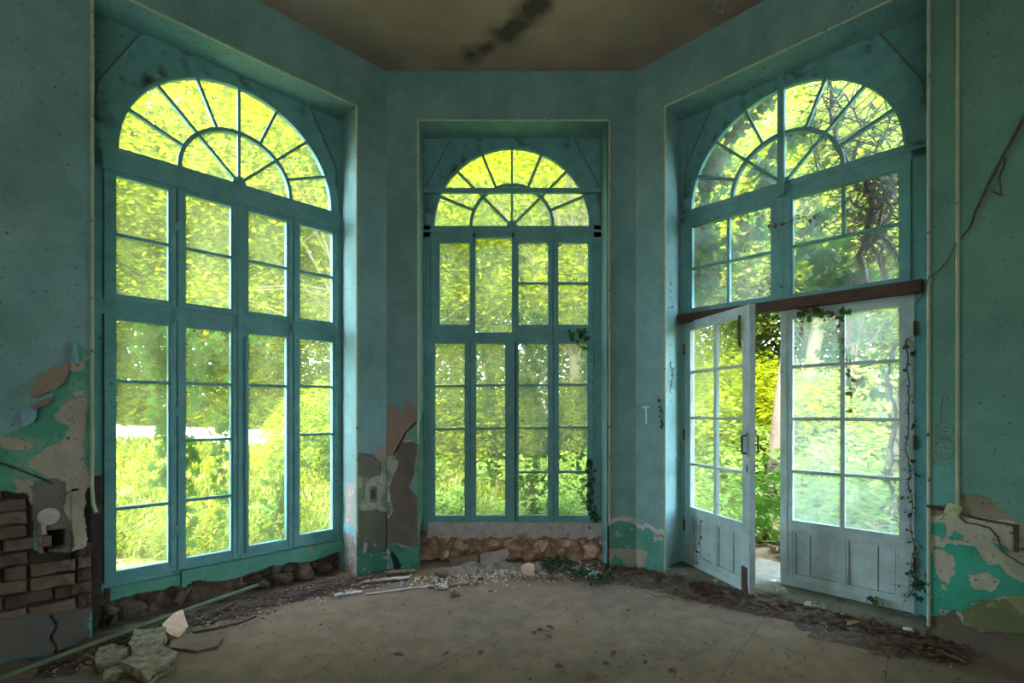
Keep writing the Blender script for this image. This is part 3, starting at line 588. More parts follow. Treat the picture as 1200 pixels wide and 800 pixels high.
# French doors
def leaf(name, loc, rz, mirror, label, gl):
    "door leaf: x from the hinge 0 to .86, y 0 room side .. .045"
    s_ = -1 if mirror else 1; X = lambda a, b: (min(a*s_, b*s_), max(a*s_, b*s_)); d = empty(name, loc, rz); tag(d, label, kind='structure')
    B = lambda q, a, b, y0, y1, z0, z1: q.box(*X(a, b), y0, y1, z0, z1)
    q = MB(); B(q, 0, .085, 0, .045, 0, 2.25); B(q, .772, .86, 0, .045, 0, 2.25); B(q, .085, .772, 0, .045, 2.165, 2.25); B(q, .085, .772, 0, .045, .455, .535); B(q, .085, .772, 0, .045, 0, .085); B(q, .41, .446, .001, .044, .085, .455)
    B(q, 0, .86, -.009, 0, .050, .062); B(q, .81, .86, -.008, 0, .07, 2.24)
    fr = link('door_frame', q, M['door'], d); zs = [.535, .932, 1.358, 1.781, 2.165]
    for z in zs[1:-1]: q = MB(); B(q, .085, .772, .006, .038, z-.012, z+.012); link('glazing_bar', q, M['door'], d)
    q = MB(); B(q, .414, .443, .004, .040, .535, 2.165); link('glazing_bar', q, M['door'], d)
    for z0, z1 in zip(zs, zs[1:]):
        for a, b in ((.085, .414), (.443, .772)): pane('pane', rect(*X(a, b), z0, z1), .024, gl, d)
    for a, b in ((.085, .41), (.446, .772)):
        q = MB(); B(q, a, b, .020, .034, .085, .455); pn = link('door_panel', q, M['door'], d)
        x = a+(b-a)*(.38 if a < .2 else .62); q = MB(); B(q, x-.003, x+.003, .0165, .0205, .10, .435); link('groove_and_shade', q, M['groove_and_shade'], pn)
        q = MB()
        for (c, e, f, g) in ((a+.0, a+.02, .085, .455), (b-.02, b, .085, .455), (a+.02, b-.02, .085, .10), (a+.02, b-.02, .435, .455)): B(q, c, e, .007, .020, f, g)
        link('panel_moulding', q, M['door'], pn)
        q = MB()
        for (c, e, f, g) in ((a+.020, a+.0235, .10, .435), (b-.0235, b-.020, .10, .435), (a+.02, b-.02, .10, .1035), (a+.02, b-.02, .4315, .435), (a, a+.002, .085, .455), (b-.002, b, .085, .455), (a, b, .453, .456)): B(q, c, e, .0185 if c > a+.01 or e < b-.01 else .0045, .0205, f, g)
        link('groove_and_shade', q, M['groove_and_shade'], pn)  # dark strips painting the gap shadow round each panel edge
    return d, s_
H1 = WP('R', -.872, .295, .083); fe = G(876, 694.8, .083); dv = Vector((fe.x-H1.x, fe.y-H1.y)); ang = math.atan2(dv.y, dv.x)
D1, _ = leaf('door_1', H1, ang, False, 'glazed pale blue door leaf standing open into the room, iron handle on it', M['g1'])
D2, _ = leaf('door_2', WP('R', .815, .295, .083), -PI/4, True, 'glazed pale blue door leaf standing shut under the rusty beam', M['g4'])
hb = MB(); hb.box(.818, .846, -.014, -.006, 1.06, 1.27); hp = link('handle_plate', hb, M['door'], D1)
link('door_handle', MB().tube([(.832, -.010, 1.23), (.832, -.045, 1.23), (.832, -.055, 1.22), (.832, -.055, 1.10), (.832, -.045, 1.09), (.832, -.01, 1.09)], .008, 8), M['metal'], D1)
link('door_handle', MB().tube([(.842, .046, 1.23), (.842, .085, 1.23), (.842, .085, 1.10), (.842, .046, 1.09)], .008, 8), M['metal'], D1)
link('keyhole', MB().box(.826, .838, -.0105, -.008, .94, 1.0), M['metal'], D1)
link('kick_block', MB().box(.775, .835, -.014, 0, .0, .20), M['rust'], D1)
link('latch', MB().tube([(.745, -.005, 2.18), (.757, -.02, 2.10), (.757, -.02, 1.98), (.75, -.005, 1.93)], .012, 6), M['stem'], D1)
for d, sg in ((D1, 1), (D2, -1)):
    for z in (.35, 1.2, 2.0): link('hinge', MB().tube([(sg*-.004, -.006, z-.05), (sg*-.004, -.006, z+.05)], .010, 8), M['rust'], d)

# ---------------------------------------------------------------- masonry under the windows, threshold, bricks
def stone_mesh(seed, sub=2, flat=(1, 1, 1), rough=.28):
    bm = bmesh.new(); bmesh.ops.create_icosphere(bm, subdivisions=sub, radius=.5); rg = random.Random(seed); off_ = Vector((rg.uniform(0, 99), rg.uniform(0, 99), rg.uniform(0, 99)))
    from mathutils import noise
    cuts = [Vector((rg.gauss(0, 1), rg.gauss(0, 1), rg.gauss(0, 1))).normalized() for _ in range(8)]
    for v in bm.verts:
        v.co *= 1+rough*noise.noise(v.co*2.2+off_)
        for c in cuts:
            d = v.co.dot(c)-.27
            if d > 0: v.co -= c*d
        v.co = Vector((v.co.x*flat[0], v.co.y*flat[1], v.co.z*flat[2]))
    me = bpy.data.meshes.new('stone'); bm.to_mesh(me); bm.free(); return me
def variants(mat, k, **kw):
    L = []
    for i in range(k): me = stone_mesh(100+i+len(bpy.data.meshes), **kw); me.materials.append(mat); L.append(me)
    return L
ST = variants(M['stone'], 5); PS = variants(M['pinkstone'], 5)
def setting_box(name, w_, b, mat, parent):
    q = MB().box(*b); return link(name, q, mat, parent)
def roughsheet(u0, u1, z0, z1, w, amp, nu, nz, seed, mat, name, parent, slope=0):
    a, b = np.meshgrid(np.linspace(u0, u1, nu+1), np.linspace(z0, z1, nz+1)); a = a.ravel(); b = b.ravel()
    V = np.stack([a, w+(fbm(a, b, 9, seed)-.5)*amp+slope*(b-z0), b], 1); i, j = np.meshgrid(np.arange(nu), np.arange(nz)); k = (j*(nu+1)+i).ravel()
    return link(name, npmesh(name, V, np.stack([k, k+1, k+nu+2, k+nu+1], 1), mat), None, parent)
roughsheet(-1.1, 1.1, -.02, .32, .345, .13, 120, 24, 4, M['rubbleback'], 'rubble_core', wall_left, .1)
roughsheet(-.99, -.845, -.02, 1.06, .262, .05, 12, 70, 21, M['dark'], 'rubble_core', wall_left)  # dark sheet laid over the frame to paint the void's shade
link('apron', MB().box(-1.05, 1.05, .42, .50, -.05, .32), M['rubbleback'], wall_left); link('apron', MB().box(-1.05, 1.05, .42, .50, -.05, .42), M['rubbleback'], wall_middle)
roughsheet(-1.05, 1.05, -.02, .40, .325, .20, 120, 28, 14, M['pinkcore'], 'rubble_core', wall_middle, .1)
def masonry(parent, us, zs, w, meshes, rnd, size=(.10, .16), gaps=()):
    z = zs[0]
    while z < zs[1]:
        u = us[0]+rnd.uniform(0, .05)
        while u < us[1]:
            l = rnd.uniform(*size); h = l*rnd.uniform(.45, .9)
            if not any(a < u+l/2 < b for a, b in gaps) and rnd.random() < .85:
                o = link('stone', rnd.choice(meshes), None, parent, (u+l/2, w+rnd.uniform(-.035, .03), max(.02, z+rnd.uniform(-.02, .04))), (rnd.uniform(-.9, .9), rnd.uniform(-.9, .9), rnd.uniform(-3, 3))); o.scale = (l*1.15, l*.95, h*1.3)
            u += l*.8
        z += .075
rn = random.Random(3)
masonry(wall_left, (-.86, .88), (.03, .15), .345, ST, rn, (.06, .17), ((-.28, .12),))
masonry(wall_middle, (-.80, .86), (.02, .22), .335, PS, rn, (.07, .24), ((-.33, -.17),))
for (u, w, z, sx, sz) in ((.35, .26, .07, .20, .15), (.56, .25, .08, .24, .17), (.20, .28, .05, .14, .12), (.76, .27, .07, .16, .13)):
    o = link('stone', rn.choice(ST), None, wall_left, (u, w, z), (rn.uniform(-.4, .4), .2, rn.uniform(-.5, .5))); o.scale = (sx, .17, sz)
# green sill boards of the left window
def jagboard(u0, u1, zt, zb, w0, w1, seed, name, label):
    n = 40; us2 = np.linspace(u0, u1, n+1); q = MB(); b = []
    for u in us2: b.append(zb+(float(fbm(np.array([u]), np.array([seed*1.]), 7, seed)[0])-.5)*.09)
    poly = [(us2[0], zt)]+[(float(u), v) for u, v in zip(us2, b)]+[(us2[-1], zt)]
    for i in range(n): q.box(us2[i], us2[i+1], w0, w1, (b[i]+b[i+1])/2, zt)
    return q
tag(link('sill_board', jagboard(-.80, -.385, .262, .165, .262, .31, 2, '', ''), M['greenboard'], **wframe('L')), 'short straight piece of green sill board under the left window, by the brick pillar', 'board', 'green sill boards')
tag(link('sill_board', jagboard(-.375, .925, .285, .170, .262, .31, 5, '', ''), M['greenboard'], **wframe('L')), 'long ragged green sill board under the left window, its lower edge broken away', 'board', 'green sill boards')
# threshold step under the doors
nu, nw = 120, 16; V = []; 
prof = [(.0, -.01), (.02, .0), (.055, .01), (.078, .03), (.085, .07), (.083, .3), (.075, .62)]
A = np.linspace(-OU+.003, OU-.003, nu+1)
for u in A:
    for k, (z, w) in enumerate(prof):
        n_ = float(fbm(np.array([u*1.]), np.array([k*.13]), 9, 6)[0])-.5; n2_ = float(fbm(np.array([u*1.]), np.array([k*.33]), 5, 16)[0])-.5
        edge = 1 if 0 < k < 5 else .15; V.append((u, w+(n_*.07+ (.06 if u > 0 else 0)*(.5+n2_))*edge, max(0, z+n2_*.03*edge) if k else -.01))
m = len(prof); F = [(i*m+j, (i+1)*m+j, (i+1)*m+j+1, i*m+j+1) for i in range(nu) for j in range(m-1)]
me = bpy.data.meshes.new('threshold'); me.from_pydata(V, [], F); tag(link('doorstep', me, M['thresh'], fix=True, **wframe('R')), 'worn mossy stone threshold step under the doors', kind='structure')
# bricks of the pillar
def brickmesh(seed, L=.205, Hh=.070, Dp=.05):
    bm = bmesh.new(); bmesh.ops.create_cube(bm, size=1)
    bmesh.ops.subdivide_edges(bm, edges=[e for e in bm.edges if abs((e.verts[0].co-e.verts[1].co).x) > .5], cuts=2)
    rg = random.Random(seed)
    for v in bm.verts: v.co = Vector((v.co.x*L+rg.uniform(-.006, .006), v.co.y*Dp+(rg.uniform(0, .014) if v.co.y < 0 else 0), v.co.z*Hh+rg.uniform(-.005, .005)))
    bmesh.ops.bevel(bm, geom=[e for e in bm.edges if e.verts[0].co.y < 0 and e.verts[1].co.y < 0 and len(e.link_faces) == 2 and e.calc_face_angle(0) > .8], offset=.006, segments=1, affect='EDGES')
    me = bpy.data.meshes.new('brick'); bm.to_mesh(me); bm.free(); me.materials.append(M['brick']); return me
BR = [brickmesh(i) for i in range(6)]; BH = [brickmesh(i+20, .098) for i in range(3)]
bpoly = LP['brick']; slot = LP['slot']; row = 0; z = .20
while z < 1.12:
    u = -1.75+(.11 if row % 2 else 0)
    while u < -OU:
        half = rn.random() < .2; L_ = .098 if half else .205; L_ = min(L_, -OU-u-.004) if -OU-u < L_ else L_; cx = u+L_/2
        pt = (np.array([cx]), np.array([z]))
        ok = inpoly(*pt, bpoly)[0] and not (inpoly(*pt, slot)[0]) and not inpoly(*pt, LP['cem'])[0]
        if ok and L_ > .04:
            o = link('brick', rn.choice(BH if half else BR), None, wall_left, (cx, .031+rn.uniform(-.012, .010), z+rn.uniform(-.005, .005)), (rn.uniform(-.06, .06), rn.uniform(-.05, .05), rn.uniform(-.05, .05))); o.scale = (L_/(.098 if half else .205), 1, 1)
        u += L_+.013
    z += .083; row += 1

# ---------------------------------------------------------------- torn paint flaps on the left wall, socket, pipe and marks
def flap(w_, pts, lift, name, label, mat, curl=.0):
    "sheet torn from the wall: pts are (x,y) photo points on the wall, lift how far each point stands off it"
    n = len(pts); q = MB(); P = [(*UZ(w_, x, y), l) for (x, y), l in zip(pts, lift)]
    c = tuple(sum(p_[k] for p_ in P)/n for k in range(3)); u0, z0 = P[0][0], P[0][1]
    for th in (0, .0016):
        for (u, zz, l) in P: q.v.append((u-u0, -l-th, zz-z0))
        q.v.append((c[0]-u0, -c[2]*1.15-th, c[1]-z0))
    for i in range(n):
        j = (i+1) % n; q.f += [(i, j, n), (n+1+j, n+1+i, 2*n+1), (i, n+1+i, n+1+j, j)]
    O = WP(w_, u0, 0, z0); o = link(name, q, mat, None, O, (0, 0, FR[w_][3])); return tag(o, label, 'peeling paint', 'sheets of paint peeling off the left wall')
flap('L', [(36, 467), (35, 455), (45, 442), (62, 431), (83, 425), (80, 438), (74, 449), (62, 456), (48, 463)], [.03, .05, .02, .01, .004, .03, .05, .04, .05], 'peeling_paint', 'largest brown sheet of paint folded down off the left wall', M['paperback'])
flap('L', [(37, 478), (46, 470), (65, 462), (58, 472), (42, 480)], [.01, .004, .004, .03, .035], 'peeling_paint', 'narrow brown torn strip hanging below the big folded sheet', M['paperback'])
flap('L', [(83, 424), (84, 408), (87, 400), (90, 412), (92, 425), (88, 427)], [.02, .03, .035, .03, .02, .035], 'peeling_paint', 'pale blue curl of paint standing upright beside the left window', M['paperwall'])
flap('L', [(87, 400), (92, 402), (101, 410), (105, 416), (97, 418), (92, 424)], [.035, .02, .01, .004, .006, .02], 'peeling_paint', 'green shaded back of the curl beside the left window bead', M['greenboard'])
flap('L', [(24, 482), (33, 478), (42, 480), (43, 488), (38, 495), (28, 500), (25, 490)], [.012, .02, .035, .04, .035, .02, .03], 'peeling_paint', 'pale blue cone of curled paint low on the left wall, above bare green', M['paperwall'])
flap('C', [(489, 522), (491, 530), (494, 541), (490, 538), (488, 528)], [.0, .01, .03, .02, .005], 'peeling_paint', 'small brown torn flap on the edge of the middle window opening', M['paperback'])['group'] = 'torn flaps at the middle window'
# old fittings in the brick pillar
uz = UZ('L', 57, 605); q = MB(); q.tube([(0, .018, 0), (0, -.006, 0)], .052, 16); q.tube([(-.01, -.006, -.006), (-.01, -.022, -.006)], .027, 14)
tag(link('junction_box_cover', q, M['white'], None, WP('L', uz[0], 0, uz[1]), (0, 0, PI/4)), 'round whitish junction box cover above the square hole in the pillar', 'cover')
uz = UZ('L', 51, 620); tag(link('pipe_stub', MB().tube([(0, .02, .03), (0, -.012, .012), (.005, -.016, -.03)], .012, 8), M['white'], None, WP('L', uz[0], 0, uz[1]), (0, 0, PI/4)), 'short white pipe stub beside the square hole in the pillar', 'pipe')
# socket on the right pillar
uz = UZ('R', 1117, 597); so = empty('wall_socket', WP('R', uz[0], 0, uz[1]), -PI/4); tag(so, 'tilted ivory two-pin wall socket hanging off the right pillar', 'socket')
bm = bmesh.new(); bmesh.ops.create_cube(bm, size=1); bmesh.ops.scale(bm, vec=(.075, .024, .075), verts=bm.verts); bmesh.ops.bevel(bm, geom=bm.edges[:], offset=.006, segments=2, affect='EDGES'); bmesh.ops.rotate(bm, matrix=Matrix.Rotation(.35, 3, 'Y'), verts=bm.verts)
me = bpy.data.meshes.new('plate'); bm.to_mesh(me); bm.free(); link('plate', me, M['ivory'], so, (0, -.014, 0))
link('socket_rim', MB().tube([(0, -.022, 0), (0, -.031, 0)], .026, 16), M['ivory'], so)
for dx, dz in ((-.010, -.003), (.010, .003)): link('pin_hole', MB().tube([(dx, -.028, dz), (dx, -.0325, dz)], .004, 8), M['metal'], so)
q = MB()
def wl(w_, pts, w=-.008): return [tuple(WP(w_, *(UZ(w_, x, y)[0],), w, UZ(w_, x, y)[1])) for x, y in pts]
def worldtube(name, P, r, mat, label, cat, k=6, group=None):
    P = [Vector(p_) for p_ in P]; o = P[0].copy(); q = MB().tube([tuple(p_-o) for p_ in P], r, k); return tag(link(name, q, mat, None, o), label, cat, group)
worldtube('electric_cable', wl('R', [(1122, 598), (1130, 603), (1142, 606), (1160, 610), (1178, 613), (1191, 616)]), .008, M['stem'], 'old brown cable running along the torn edge of the right pillar', 'cable')
worldtube('electric_cable', wl('R', [(1191, 614), (1191.5, 630), (1191, 646)]), .012, M['rust'], 'short brown upright cable end on the right pillar', 'cable')
worldtube('electric_cable', wl('R', [(1124, 604), (1132, 612), (1146, 614), (1160, 618), (1170, 630), (1174, 644), (1183, 652), (1200, 662), (1212, 668)], -.004), .005, M['stem'], 'thin dark cable sagging over the flaked green patch of the right pillar', 'cable')
worldtube('rusty_pipe', wl('R', [(1086, 592), (1094, 594), (1106, 596), (1112, 597)], -.006), .013, M['rust'], 'short rusty pipe between the door bead and the wall socket', 'pipe')
# white T mark and pencil doodle
um, zm = UZ('R', 757, 486); q = MB(); q.box(-.042, .040, -.003, .001, .066, .079); q.bar((.0, -.001, .072), (.004, -.001, -.085), .015, .004)
q.v = [(x+.0, y, z+x*.12) for x, y, z in q.v]
tag(link('painted_mark', q, M['chalk'], None, WP('R', um, 0, zm), (0, 0, -PI/4)), 'thin white T-shaped mark on the wall left of the doors', 'mark')
um, zm = UZ('R', 1107, 515); q = MB()
def loop(cx, cz, rx, rz, n=20, a0=0, a1=2*PI): return [(cx+rx*math.cos(a0+(a1-a0)*i/n), -.001, cz+rz*math.sin(a0+(a1-a0)*i/n)) for i in range(n+1)]
K = lambda P: q.tube(P, .0014, 4)
K(loop(0, -.06, .047, .065)); K(loop(.0, .06, .045, .05)); K([(-.016, -.001, .11), (-.014, -.001, .22), (.0, -.001, .29), (.015, -.001, .28), (.018, -.001, .24)])
K([(-.035, -.001, .0), (0, -.001, .02), (.035, -.001, -.01)]); K([(-.03, -.001, -.05), (.04, -.001, -.055)]); K([(-.02, -.001, -.085), (-.01, -.001, -.09), (-.018, -.001, -.10)]); K([(.005, -.001, -.09), (.022, -.001, -.085)]); K([(-.02, -.001, .075), (.02, -.001, .08)]); K([(-.022, -.001, .05), (.018, -.001, .052)]); K([(-.02, -.001, .03), (.02, -.001, .028)])
tag(link('pencil_doodle', q, M['pencil'], None, WP('R', um, 0, zm), (0, 0, -PI/4)), 'faint pencil doodle of ovals on the wall right of the doors', 'drawing')

# ---------------------------------------------------------------- vines
def ivyleaf(name, mat, s=1.):
    P = [(0, 0), (.22, -.18), (.50, -.02), (.36, .22), (.46, .52), (.20, .50), (0, .95), (-.20, .50), (-.46, .52), (-.36, .22), (-.50, -.02), (-.22, -.18)]
    me = bpy.data.meshes.new(name); V = [(x*s, -.10*abs(x)*s, z*s) for x, z in P]+[(0, .05*s, .3*s)]; n = len(P)
    me.from_pydata(V, [], [(i, (i+1) % n, n) for i in range(n)]); me.materials.append(mat); return me
def simpleleaf(name, mat):
    P = [(0, 0), (.26, .25), (.24, .6), (0, 1), (-.24, .6), (-.26, .25)]
    me = bpy.data.meshes.new(name); V = [(x, .25*abs(x)+.1*math.sin(z*3), z) for x, z in P]+[(0, -.03, .45)]; n = len(P)
    me.from_pydata(V, [], [(i, (i+1) % n, n) for i in range(n)]); me.materials.append(mat); return me
IV = ivyleaf('ivy_leaf', M['ivy']); IVD = ivyleaf('ivy_leaf_dark', M['ivyin']); DL = simpleleaf('dead_leaf', M['deadleaf']); OL = simpleleaf('ochre_leaf', M['ochreleaf'])
def vine(w_, pts, label, nleaf, size=(.035, .06), spread=.06, w=.44, wj=.03, r=.004, mesh=None, tw=0, name='ivy_vine', rnd=None, group=None, up=False, dead=0., cluster=False):
    rnd = rnd or random.Random(hash(label) % 9973 if False else sum(map(ord, label)))
    mesh = mesh or IV
    P = [Vector((*UZ(w_, x, y, w)[:1], w, UZ(w_, x, y, w)[1])) for x, y in pts]; o0 = P[0].copy()
    O, e, n_, rz = FR[w_]; root = empty(name, WP(w_, o0.x, o0.y, o0.z), rz); tag(root, label, 'vine', group)
    # wiggly spine
    S = []
    for a, b in zip(P, P[1:]):
        k = max(2, int((b-a).length/.05))
        for i in range(k): t_ = i/k; S.append(a.lerp(b, t_)+Vector((rnd.uniform(-1, 1)*.010, rnd.uniform(-1, 1)*.006, rnd.uniform(-1, 1)*.008)))
    S.append(P[-1]); S = [s_-o0 for s_ in S]; m_ = len(S); q = MB(); q.tube([tuple(s_) for s_ in S], [r*(1-.6*i/m_) for i in range(m_)], 5)
    for i in range(tw):
        b = rnd.choice(S); d = Vector((rnd.uniform(-1, 1), rnd.uniform(-.04, .12), rnd.uniform(-.9, .9))).normalized(); L_ = rnd.uniform(.5, 1.4)*spread*1.6; c = b+d*L_*.5+Vector((0, 0, rnd.uniform(-.02, .03)))
        q.tube([tuple(b), tuple(c), tuple(b+d*L_+Vector((0, 0, -.02)))], [min(r*.45, .0055), min(r*.35, .0045), min(r*.2, .0025)], 4, False)
    link('stem', q, M['stem'], root)
    for i in range(nleaf):
        b = S[min(m_-1, int(rnd.random()**(1.0)*m_))]; mesh_ = DL if rnd.random() < dead else mesh; s_ = rnd.uniform(*size)
        p_ = b+Vector((rnd.gauss(0, spread*.5), rnd.uniform(-wj, wj), rnd.gauss(0, spread*.4)))
        o = bpy.data.objects.new('leaf', mesh_); COL.objects.link(o); o.parent = root; o.location = p_; o.scale = (s_, s_, s_)
        o.rotation_euler = (rnd.gauss(-.5, .5), PI+rnd.gauss(0, .7), rnd.gauss(0, .55))
    return root
# left window, outside the panes
vine('L', [(196, 384), (186, 395), (190, 430), (185, 470), (194, 520), (190, 560)], 'thick ivy vine outside the left window, hanging behind its first pane column', 85, (.06, .09), .085, tw=8)
vine('L', [(176, 384), (168, 400), (184, 420)], 'short ivy spray at the top of the first lower pane of the left window', 34, (.06, .09), .08)
vine('L', [(222, 384), (226, 430), (222, 490), (224, 560), (220, 640)], 'ivy vine outside the second pane column of the left window, against its left stile', 70, (.05, .08), .06, tw=8)
vine('L', [(266, 395), (240, 410), (250, 425), (228, 440), (236, 480), (262, 500)], 'ivy spray spreading across the top of the second lower pane column', 60, (.055, .085), .11, tw=6)
vine('L', [(262, 500), (258, 540), (264, 590), (258, 640)], 'ivy vine beside the central stile of the left window, low down', 90, (.04, .065), .07, tw=6)
vine('L', [(330, 560), (325, 600), (312, 630), (296, 645)], 'bushy ivy heaped outside the third pane column of the left window', 110, (.04, .07), .13, tw=10)
vine('L', [(388, 440), (386, 470), (388, 520), (384, 560)], 'thin ivy vine up the far edge of the left window', 60, (.035, .05), .035, tw=4)
vine('L', [(345, 520), (368, 512), (386, 520), (384, 545), (366, 552), (354, 540)], 'round clump of ivy behind the second-lowest pane of the left window', 130, (.03, .05), .07, mesh=IV, tw=12)
vine('L', [(392, 150), (380, 168), (372, 195), (384, 225)], 'ivy trailing behind the right end of the left fanlight', 70, (.05, .08), .12, tw=8)
vine('L', [(318, 392), (300, 400), (320, 420)], 'few ivy leaves at the top of the third lower pane column', 14, (.04, .06), .07)
# middle window
vine('C', [(566, 404), (572, 440), (568, 480), (584, 520), (575, 560)], 'ivy vine outside the second lower pane column of the middle window', 80, (.05, .08), .10, w=.46, tw=8)
vine('C', [(610, 285), (612, 330), (609, 380), (620, 420), (636, 440)], 'ivy vine climbing behind the third upper pane of the middle window', 60, (.04, .06), .035, w=.46, tw=4)
vine('C', [(632, 370), (626, 372), (628, 420), (618, 470), (632, 510)], 'ivy vine outside the third lower pane column of the middle window', 110, (.045, .075), .11, w=.46, tw=8)
vine('C', [(660, 500), (640, 530), (622, 560), (630, 600)], 'dense ivy thicket low outside the middle window', 160, (.05, .08), .17, w=.50, tw=14)
vine('C', [(688, 400), (684, 440), (688, 480), (680, 530), (684, 590)], 'ivy vine up the right stile outside the middle window', 120, (.04, .065), .05, w=.44, tw=8)
vine('C', [(684, 320), (686, 350), (683, 375)], 'withered vine tip behind the fourth upper pane of the middle window', 14, (.025, .04), .03, w=.44, dead=.8)
vine('C', [(548, 400), (545, 470), (547, 560), (540, 600)], 'thin ivy strand behind the first lower pane column of the middle window', 46, (.035, .055), .05, w=.44, tw=4)
vine('C', [(688, 395), (680, 387), (668, 392), (676, 400), (686, 408)], 'bright ivy sprig hanging over the transom inside the middle window', 22, (.04, .065), .05, w=.27, wj=.015, tw=6)
vine('C', [(690, 540), (695, 560), (690, 585), (697, 608)], 'dark ivy growing inside the middle window on its right jamb', 110, (.028, .045), .045, w=.27, wj=.02, mesh=IVD, tw=10)
# right window
vine('R', [(812, 340), (822, 290), (830, 230), (835, 190), (850, 150)], 'leafy ivy vine crowding the left end of the right window and fanlight', 240, (.06, .10), .17, w=.48, wj=.06, tw=20, dead=.12)
vine('R', [(820, 350), (850, 300), (880, 270), (895, 255)], 'ivy spray across the upper left light over the open door', 110, (.06, .10), .13, w=.5, wj=.05, tw=12, dead=.1)
vine('R', [(900, 230), (895, 190), (920, 165), (945, 155)], 'ivy clump in the inner arch of the right fanlight', 90, (.06, .10), .10, w=.45, wj=.04, tw=8)
vine('R', [(1015, 335), (1008, 300), (1018, 270), (1024, 235), (1010, 205), (985, 180), (975, 140), (972, 95)], 'thick brown woody vine up the right light into the fanlight', 60, (.035, .06), .13, w=.46, r=.030, wj=.02, tw=90, dead=.6)
vine('R', [(1052, 300), (1030, 270), (1035, 240), (1050, 215), (1025, 180), (1048, 130)], 'bare twiggy vine at the far right of the right window', 50, (.03, .05), .16, w=.44, r=.018, wj=.02, tw=80, dead=.7)
vine('R', [(1040, 330), (1020, 280), (1046, 250), (1030, 205), (1000, 185), (1010, 150), (990, 110)], 'tangled bare vine crossing the right half of the right window', 30, (.03, .05), .16, w=.43, r=.016, wj=.01, tw=80, dead=.8)
vine('R', [(1050, 215), (1020, 215), (995, 225), (1000, 240), (1045, 250)], 'dense brown tangle at the top of the upper right light', 60, (.03, .06), .12, w=.43, r=.012, wj=.02, tw=34, dead=.85)
vine('R', [(960, 200), (950, 160), (955, 120), (965, 95)], 'thin bare stem up the middle of the right fanlight', 20, (.03, .05), .10, w=.43, r=.009, wj=.01, tw=40, dead=.8)
vine('R', [(818, 250), (828, 215), (845, 180), (870, 140), (905, 110)], 'brown and green ivy band round the left rim of the right fanlight', 150, (.05, .085), .09, w=.43, r=.010, wj=.02, tw=50, dead=.35)
vine('R', [(935, 300), (960, 290), (985, 305), (1000, 330), (960, 320), (945, 330)], 'large pale ivy leaves low in the upper right light', 100, (.06, .11), .14, w=.50, wj=.05, tw=8)
vine('R', [(940, 270), (962, 260), (975, 245)], 'ivy leaves around the middle of the upper right light', 40, (.05, .09), .10, w=.50, wj=.05, tw=6, dead=.15)
vine('R', [(990, 330), (1000, 380), (985, 420), (1020, 450), (1045, 470)], 'mixed live and withered vine behind the top panes of the shut door', 90, (.04, .08), .16, w=.52, wj=.05, tw=24, dead=.3)
vine('R', [(1050, 400), (1040, 440), (1050, 490), (1042, 560), (1050, 610)], 'brown stem clump along the right edge of the shut door', 50, (.03, .05), .04, w=.46, r=.016, wj=.02, tw=26, dead=.7)
vine('R', [(896, 365), (890, 372), (884, 378)], 'small ivy tuft hanging in the door gap under the beam', 22, (.035, .06), .05, w=.40, tw=4, dead=.3)
vine('R', [(935, 362), (948, 366), (960, 360), (968, 372), (985, 366)], 'ivy sprig trailing over the top rail of the shut door', 20, (.045, .07), .05, w=.25, wj=.015, tw=14, dead=.3)
vine('R', [(942, 368), (941, 384), (936, 400), (931, 412)], 'dangling dead tendril over the first top pane of the shut door', 5, (.03, .05), .015, w=.255, wj=.008, r=.003, dead=1.)
vine('R', [(986, 366), (984, 382), (988, 395), (992, 420), (996, 452), (1000, 490)], 'long thin tendril hanging down the centre bar of the shut door', 18, (.03, .055), .03, w=.255, wj=.01, r=.003, tw=4, dead=.4)
vine('R', [(900, 268), (930, 258), (960, 250), (985, 240), (1010, 228)], 'dry tendrils clinging along the rail under the right fanlight', 12, (.025, .045), .05, w=.275, wj=.01, r=.003, tw=40, dead=.7)
vine('R', [(812, 266), (850, 258), (886, 250), (905, 240)], 'short dry runner along the left half of the fanlight rail', 6, (.03, .05), .04, w=.275, wj=.01, r=.003, tw=20, dead=.4)
vine('R', [(778, 300), (784, 340), (780, 400), (788, 440), (782, 480), (776, 500)], 'thin dry ivy runner up the jamb left of the open door', 26, (.018, .032), .03, w=.09, wj=.03, r=.006, mesh=IVD, tw=70, dead=.3)
vine('R', [(776, 500), (775, 480), (772, 468), (768, 462)], 'small green sprig curling off the bead beside the T mark', 10, (.03, .045), .02, w=-.03, wj=.01, r=.003, mesh=IVD, tw=3)
vine('R', [(1062, 396), (1066, 450), (1063, 520), (1068, 590), (1070, 640), (1064, 700)], 'dirty vine stem down the jamb right of the shut door', 60, (.02, .04), .035, w=.275, wj=.02, r=.0045, mesh=IVD, tw=34, dead=.7)
vine('R', [(1064, 700), (1072, 680), (1082, 672), (1086, 690)], 'fresh ivy sprig at the foot of the right door jamb', 18, (.035, .06), .06, w=.12, wj=.03, r=.004, mesh=IVD, tw=5)
vine('R', [(1030, 712), (1026, 700), (1018, 702), (1010, 708)], 'little ivy runner with two green leaves at the foot of the shut door', 6, (.04, .065), .04, w=.25, wj=.01, r=.003)
vine('R', [(822, 610), (820, 628), (816, 645), (818, 660)], 'tiny ivy strand on the lower panel of the open door', 10, (.018, .03), .012, w=.10, wj=.01, r=.003, mesh=IVD, tw=4)
worldtube('woody_vine', wl('R', [(1215, 120), (1200, 140), (1186, 166), (1176, 184), (1166, 204), (1160, 214), (1150, 236), (1144, 248), (1138, 266), (1127, 280)], -.014), [.008, .008, .0075, .007, .007, .0065, .006, .0055, .005, .004], M['stem'], 'bare brown vine climbing diagonally up the right pillar', 'vine')
